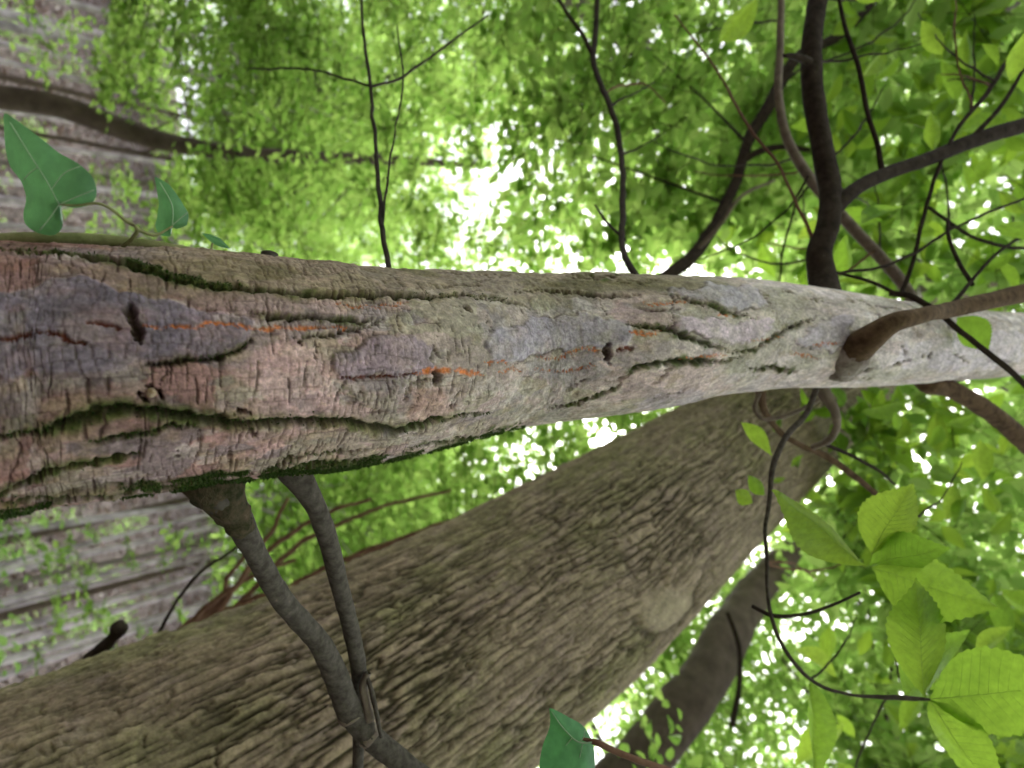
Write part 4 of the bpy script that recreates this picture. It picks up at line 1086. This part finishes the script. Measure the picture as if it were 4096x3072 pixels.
# grey leaning trunk seen through the leaves at the top
t = thing('leaning_far_tree', 'grey leaning trunk seen through leaves at the top of the photo', 'tree')
A_, B_ = at(2330, 10, 8.2), at(2900, 470, 10.2)
dr = (B_ - A_); kk = (A_[2] - 0.3) / max(dr[2], .2); base_ = A_ - dr * min(kk, 3.0)
s = smooth_path(np.array([[*base_, .2], [*A_, .15], [*B_, .13], [*(B_ + dr * .6), .08]]), n=24)
V, Q = tube_arrays(s[:, :3], s[:, 3], 12, .12, 5); obj('trunk', mesh_np('trunk', V, Q), M_FARGREY, t)
foliage(t, ball(B_ + dr * .5, (2.5, 2.5, 1.6), 160), .11, .75, 9, M_LEAF_FAR)

# dark trunk at the lower right
t = thing('dark_trunk_tree', 'dark grey trunk rising past the lower edge of the furrowed tree', 'tree')
q = [(2150, 3560, 4.0, 270), (2440, 3200, 4.6, 240), (2640, 2950, 5.1, 215), (2800, 2740, 5.6, 195), (2900, 2560, 6.2, 175), (3010, 2380, 7.0, 140), (3300, 2080, 8.6, 90)]
px_branch('trunk', q, M_FARBROWN, t, 14, .16, 9)
foliage(t, np.vstack([pbox(4, 2450, 3100, 2450, 3150, 3.0, 4.4), pbox(80, 3330, 4200, 1750, 3150, 3.2, 5.5)]), .085, .5, 8, M_LEAF_MID, tw=.003, singles=150, smat=M_LEAF_MIDO)
px_branch('branch', [(2930, 2900, 4.2, 26), (2960, 2700, 4.0, 22), (2950, 2560, 3.9, 20), (2910, 2450, 3.9, 16)], M_DARK, t, 7, .1, 10)

# ------------------------------------------------------------------ understory trees
u1 = thing('bowed_tree', 'bowed dark brown understory tree crossing the upper left, leaves along its upper part', 'tree')
px_branch('trunk', [(-900, 230, 4.6, 110), (-300, 345, 5.0, 100), (0, 388, 5.2, 92), (250, 428, 5.4, 88), (450, 500, 5.6, 84), (680, 570, 5.8, 76), (900, 606, 6.0, 64), (1200, 626, 6.3, 52), (1560, 640, 6.8, 38), (1900, 660, 7.4, 24)], M_FARBROWN, u1, 14, .14, 20)
C_ = np.vstack([pbox(85, 420, 1150, -60, 420, 4.2, 5.6), pbox(75, 650, 1350, 640, 1060, 4.4, 6.4), pbox(85, 1000, 1750, -80, 560, 4.0, 6.0), pbox(34, 1500, 2050, 350, 1050, 3.6, 5.5), pbox(26, 80, 620, -60, 330, 5, 8), pbox(20, 250, 760, 640, 960, 6, 10)])
for j in range(5): limb_to(u1, at(560 + j * 200, 545 + j * 24, 5.75 + j * .16), C_[j * 40], .009, M_FARBROWN, j, 'branch')
foliage(u1, C_, .07, .42, 8, M_LEAF_MID, tw=.003, singles=170, smat=M_LEAF_MIDO, tilt=.45)

u2 = thing('slender_tree', 'slender dark tree slanting out from behind the trunk to the top right', 'tree')
px_branch('trunk', [(-400, 1560, 2.35, 60), (800, 1480, 2.3, 62), (1900, 1380, 2.5, 62), (2450, 1220, 2.75, 60), (2700, 1085, 2.9, 56), (2800, 985, 3.0, 52), (2905, 815, 3.1, 46), (2955, 690, 3.15, 44), (2985, 570, 3.2, 46), (3060, 440, 3.25, 50), (3120, 340, 3.3, 48), (3190, 225, 3.35, 42), (3330, 160, 3.45, 40), (3450, 60, 3.55, 36), (3540, -80, 3.7, 30)], M_DARK, u2, 12, .16, 21, wob=.02)
px_branch('branch', [(2975, 640, 3.17, 30), (3040, 605, 3.15, 26), (3120, 588, 3.15, 24), (3240, 600, 3.15, 18)], M_DARK, u2, 8, .1, 22)
px_branch('branch', [(2780, 1010, 2.98, 20), (2880, 900, 2.9, 18), (2960, 790, 2.85, 16), (3100, 720, 2.85, 10)], M_PALEB, u2, 8, .1, 23)
C_ = np.vstack([pbox(70, 1900, 2750, -60, 560, 3.4, 5.2), pbox(52, 2000, 2950, 500, 1080, 3.2, 4.8), pbox(70, 2600, 3500, -60, 800, 3.4, 5.0)])
for j, (x, y, d) in enumerate([(2905, 815, 3.1), (2985, 570, 3.2), (3120, 340, 3.3), (2800, 985, 3.0)]): limb_to(u2, at(x, y, d), C_[[5, 40, 140, 80][j]], .008, M_DARK, j, 'branch', .1)
foliage(u2, C_, .085, .5, 8, M_LEAF_MID, tw=.003, singles=170, smat=M_LEAF_MIDO)

u3 = thing('shaded_tree', 'thin understory tree between the two large trunks, leaves in drooping rows', 'tree')
px_branch('trunk', [(-300, 2900, 4.6, 60), (600, 2650, 4.8, 56), (1300, 2420, 5.1, 48), (1900, 2190, 5.6, 38), (2400, 1990, 6.1, 26), (2700, 1800, 6.6, 14)], M_FARGREY, u3, 10, .12, 24)
C_ = np.vstack([pbox(95, 1000, 2100, 1700, 2400, 3.8, 6.0), pbox(70, 1900, 2900, 1550, 2100, 3.8, 6.0), pbox(30, 150, 1000, 2120, 2620, 6, 10)])
for j in range(8): limb_to(u3, at(1300 + j * 150, 2400 - j * 62, 5.3), C_[j * 18], .014, M_FARGREY, j, 'branch')
foliage(u3, C_, .08, .48, 8, M_LEAF_MID, tw=.003, singles=130, smat=M_LEAF_MIDO)

u4 = thing('broadleaf_tree', 'broad leaved tree whose leaves fill the upper right corner behind the dark branches', 'tree')
px_branch('trunk', [(1500, -1500, 3.4, 120), (2600, -900, 4.0, 100), (3500, -350, 4.8, 80), (4300, 200, 5.8, 50)], M_FARGREY, u4, 12, .12, 25)
C_ = np.vstack([pbox(75, 3350, 4350, -150, 1250, 2.9, 4.6), pbox(35, 2950, 3500, 300, 1150, 3.6, 5.0)])
for j in range(8): limb_to(u4, at(3300 + j * 90, -420 + j * 60, 5.0), C_[j * 10], .014, M_DARK, j, 'branch')
foliage(u4, C_, .125, .6, 8, M_LEAF_FAR, aspect=.45, tw=.0025, singles=170, smat=M_LEAF_BIG)

u5 = thing('low_broadleaf_tree', 'broad leaved tree filling the right edge beyond the furrowed tree', 'tree')
px_branch('trunk', [(2600, 4300, 3.6, 130), (3300, 3700, 4.4, 100), (3900, 3250, 5.4, 70), (4500, 2700, 6.5, 40)], M_FARGREY, u5, 12, .12, 26)
C_ = np.vstack([pbox(35, 3250, 4400, 1560, 2300, 2.9, 4.8), pbox(50, 3560, 4400, 2300, 3200, 2.9, 4.8)])
for j in range(8): limb_to(u5, at(3300 + j * 90, 3700 - j * 70, 4.6), C_[j * 10], .014, M_DARK, j, 'branch')
foliage(u5, C_, .125, .6, 8, M_LEAF_FAR, aspect=.45, tw=.0025, singles=170, smat=M_LEAF_BIG)

# ------------------------------------------------------------------ leafless reddish shrub above the furrowed trunk
sh = thing('reddish_shrub', 'shrub of thin reddish bare stems fanning out above the furrowed trunk', 'shrub')
stems = [[(620, 2680), (760, 2500), (900, 2370), (1040, 2290), (1180, 2240)], [(660, 2660), (850, 2480), (1020, 2400), (1250, 2330), (1500, 2200), (1750, 2100), (2000, 2010)], [(640, 2640), (800, 2470), (900, 2380), (910, 2310), (970, 2230), (1020, 2150)],
         [(700, 2660), (900, 2500), (1100, 2420), (1290, 2380), (1500, 2300)], [(640, 2660), (820, 2520), (1030, 2350), (1160, 2200), (1330, 2110), (1560, 2020), (1800, 1960)], [(660, 2640), (900, 2400), (1000, 2250), (1100, 2100), (1150, 1990)],
         [(640, 2640), (860, 2440), (1060, 2210), (1300, 2060), (1480, 1990)], [(700, 2650), (960, 2490), (1200, 2420), (1350, 2360)], [(650, 2600), (740, 2500), (900, 2440), (1020, 2440)], [(680, 2660), (1000, 2440), (1350, 2250), (1700, 2130), (1950, 2090)]]
for k, pts in enumerate(stems):
    d0 = 2.7 + .07 * (k % 5)
    n = len(pts)
    px_branch('stem', [(x, y, d0 + .25 * i / n, 30 * (1 - .72 * i / n)) for i, (x, y) in enumerate(pts)], M_RED, sh, 7, .12, 50 + k, wob=.02)

# ------------------------------------------------------------------ sprig at the lower edge
sp = thing('leafy_sprig', 'single serrated bluish green leaf on a reddish stalk at the lower edge', 'sprig')
ol = [(2194, 2827), (2225, 2842), (2258, 2858), (2285, 2875), (2310, 2885), (2335, 2905), (2349, 2924), (2366, 2955), (2374, 2985), (2381, 3034), (2378, 3090), (2360, 3160), (2300, 3215), (2220, 3180), (2165, 3120), (2156, 3060), (2164, 3010), (2174, 2969), (2192, 2930), (2200, 2905), (2202, 2865)]
lf = outline_leaf(sp, ol, (2330, 3010), .92, .014, M_LEAF_BLUE, (.12, -.08), n=5)
px_branch('vein', [(2368, 2970, .915, 7), (2320, 2970, .916, 6), (2260, 2920, .92, 5), (2205, 2845, .925, 3)], M_VEIN, lf, 5, 0, 2, .004)
for (a, b) in [((2330, 2975), (2290, 3100)), ((2290, 2950), (2200, 3040)), ((2320, 2970), (2340, 2920))]:
    px_branch('vein', [(*a, .916, 4), ((a[0] + b[0]) / 2 + 6, (a[1] + b[1]) / 2, .918, 4), (*b, .922, 2)], M_VEIN, lf, 5, 0, 2, .004)
px_branch('stem', [(2330, 2955, .92, 12), (2385, 2970, .92, 24), (2450, 3000, .93, 26), (2550, 3040, .94, 26), (2680, 3085, .96, 28), (2900, 3200, 1.0, 32)], M_RED, sp, 9, .1, 3, .005)

# ------------------------------------------------------------------ seedlings and fallen leaves on the slope
cnt = 0
for k in range(900):
    x0 = RNG.uniform(-150, 900); y0 = RNG.choice([RNG.uniform(-50, 960), RNG.uniform(2050, 2700)]); d = RNG.uniform(6, 30)
    p = at(x0, y0, d); gz = float(ground_z(np.array(p[0]), np.array(p[1])))
    hgt = p[2] - gz
    if hgt < .15 or hgt > 3.0: continue
    cnt += 1
    if cnt > 60: break
    t = thing('seedling', 'light green leafy seedling on the slope', 'seedling', group='seedlings on the slope')
    top = np.array([p[0], p[1], gz + max(hgt, .5)])
    s = smooth_path(np.array([[p[0] + .05, p[1], gz - .05, .008], [p[0], p[1] + .03, (gz + top[2]) / 2, .006], [*top, .003]]), n=7)
    V, Q = tube_arrays(s[:, :3], s[:, 3], 5); obj('stem', mesh_np('stem', V, Q), M_FARBROWN, t)
    nl = int(RNG.integers(30, 90)); tt = RNG.uniform(.45, 1, nl)
    P = np.stack([np.interp(tt, np.linspace(0, 1, 7), s[:, a]) for a in range(3)], -1) + RNG.normal(0, .16, (nl, 3))
    D_ = unit(np.c_[RNG.normal(0, 1, (nl, 2)), RNG.normal(-.2, .3, nl)])
    obj('foliage', leaf_mesh('foliage', P, D_, np.c_[RNG.normal(0, .4, (nl, 2)), np.ones(nl)], RNG.uniform(.09, .17, nl), RNG.uniform(.05, .1, nl)), M_SEED, t, kind='stuff')
nl = 30000
X = RNG.uniform(-26, 28, nl); Y = RNG.uniform(14, 50, nl); Z = ground_z(X, Y) + RNG.uniform(.005, .06, nl)
a = RNG.uniform(0, 6.28, nl)
obj('leaf_litter', leaf_mesh('leaf_litter', np.c_[X, Y, Z], np.c_[np.cos(a), np.sin(a), RNG.normal(.2, .25, nl)], np.c_[RNG.normal(0, .5, (nl, 2)), np.ones(nl)], RNG.uniform(.14, .34, nl), RNG.uniform(.08, .2, nl)), M_LITTER, None,
    'brown fallen leaves greyed as if by haze, covering the wooded slope', 'stuff')

# ------------------------------------------------------------------ far wood ahead, plus unseen leaf screens added to block low sky
def leaf_ring(n, a0, a1, r0, r1, z0, z1, size):
    a = RNG.uniform(rad(a0), rad(a1), n); r = RNG.uniform(r0, r1, n)
    X = r * np.sin(a); Y = r * np.cos(a); z = z0 + (z1 - z0) * RNG.random(n) ** 1.2
    cl = fbm(X * .35 + 50, z * .5 + Y * .3, 3, 71)
    m = cl > .40
    P = np.c_[X, Y, ground_z(X, Y) + z][m]; k = len(P)
    d = unit(RNG.normal(0, 1, (k, 3)) * [1, 1, .5])
    return P, d, unit(np.c_[RNG.normal(0, .5, (k, 2)), np.ones(k)]), size * RNG.uniform(.6, 1.3, k)


parts_ = [leaf_ring(11000, -42, 42, 28, 38, 6, 14, .32), leaf_ring(46000, -42, 42, 46, 56, .5, 22, .44), leaf_ring(3500, 45, 130, 10, 16, .3, 9, .42), leaf_ring(3500, 130, 230, 6.5, 12, .3, 8.5, .4), leaf_ring(3500, 230, 315, 10, 16, .3, 9, .42)]  # side and rear rings are unseen, added to cut low skylight on the trunk
P, D_, N_, L_ = [np.concatenate([q[i] for q in parts_]) for i in range(4)]
obj('woodland_and_sky_screen', leaf_mesh('woodland_and_sky_screen', P, D_, N_, L_, L_ * .6), M_LEAF_FAR, None, 'far woodland foliage, with unseen leaf masses added at the sides and behind to block skylight', 'stuff')
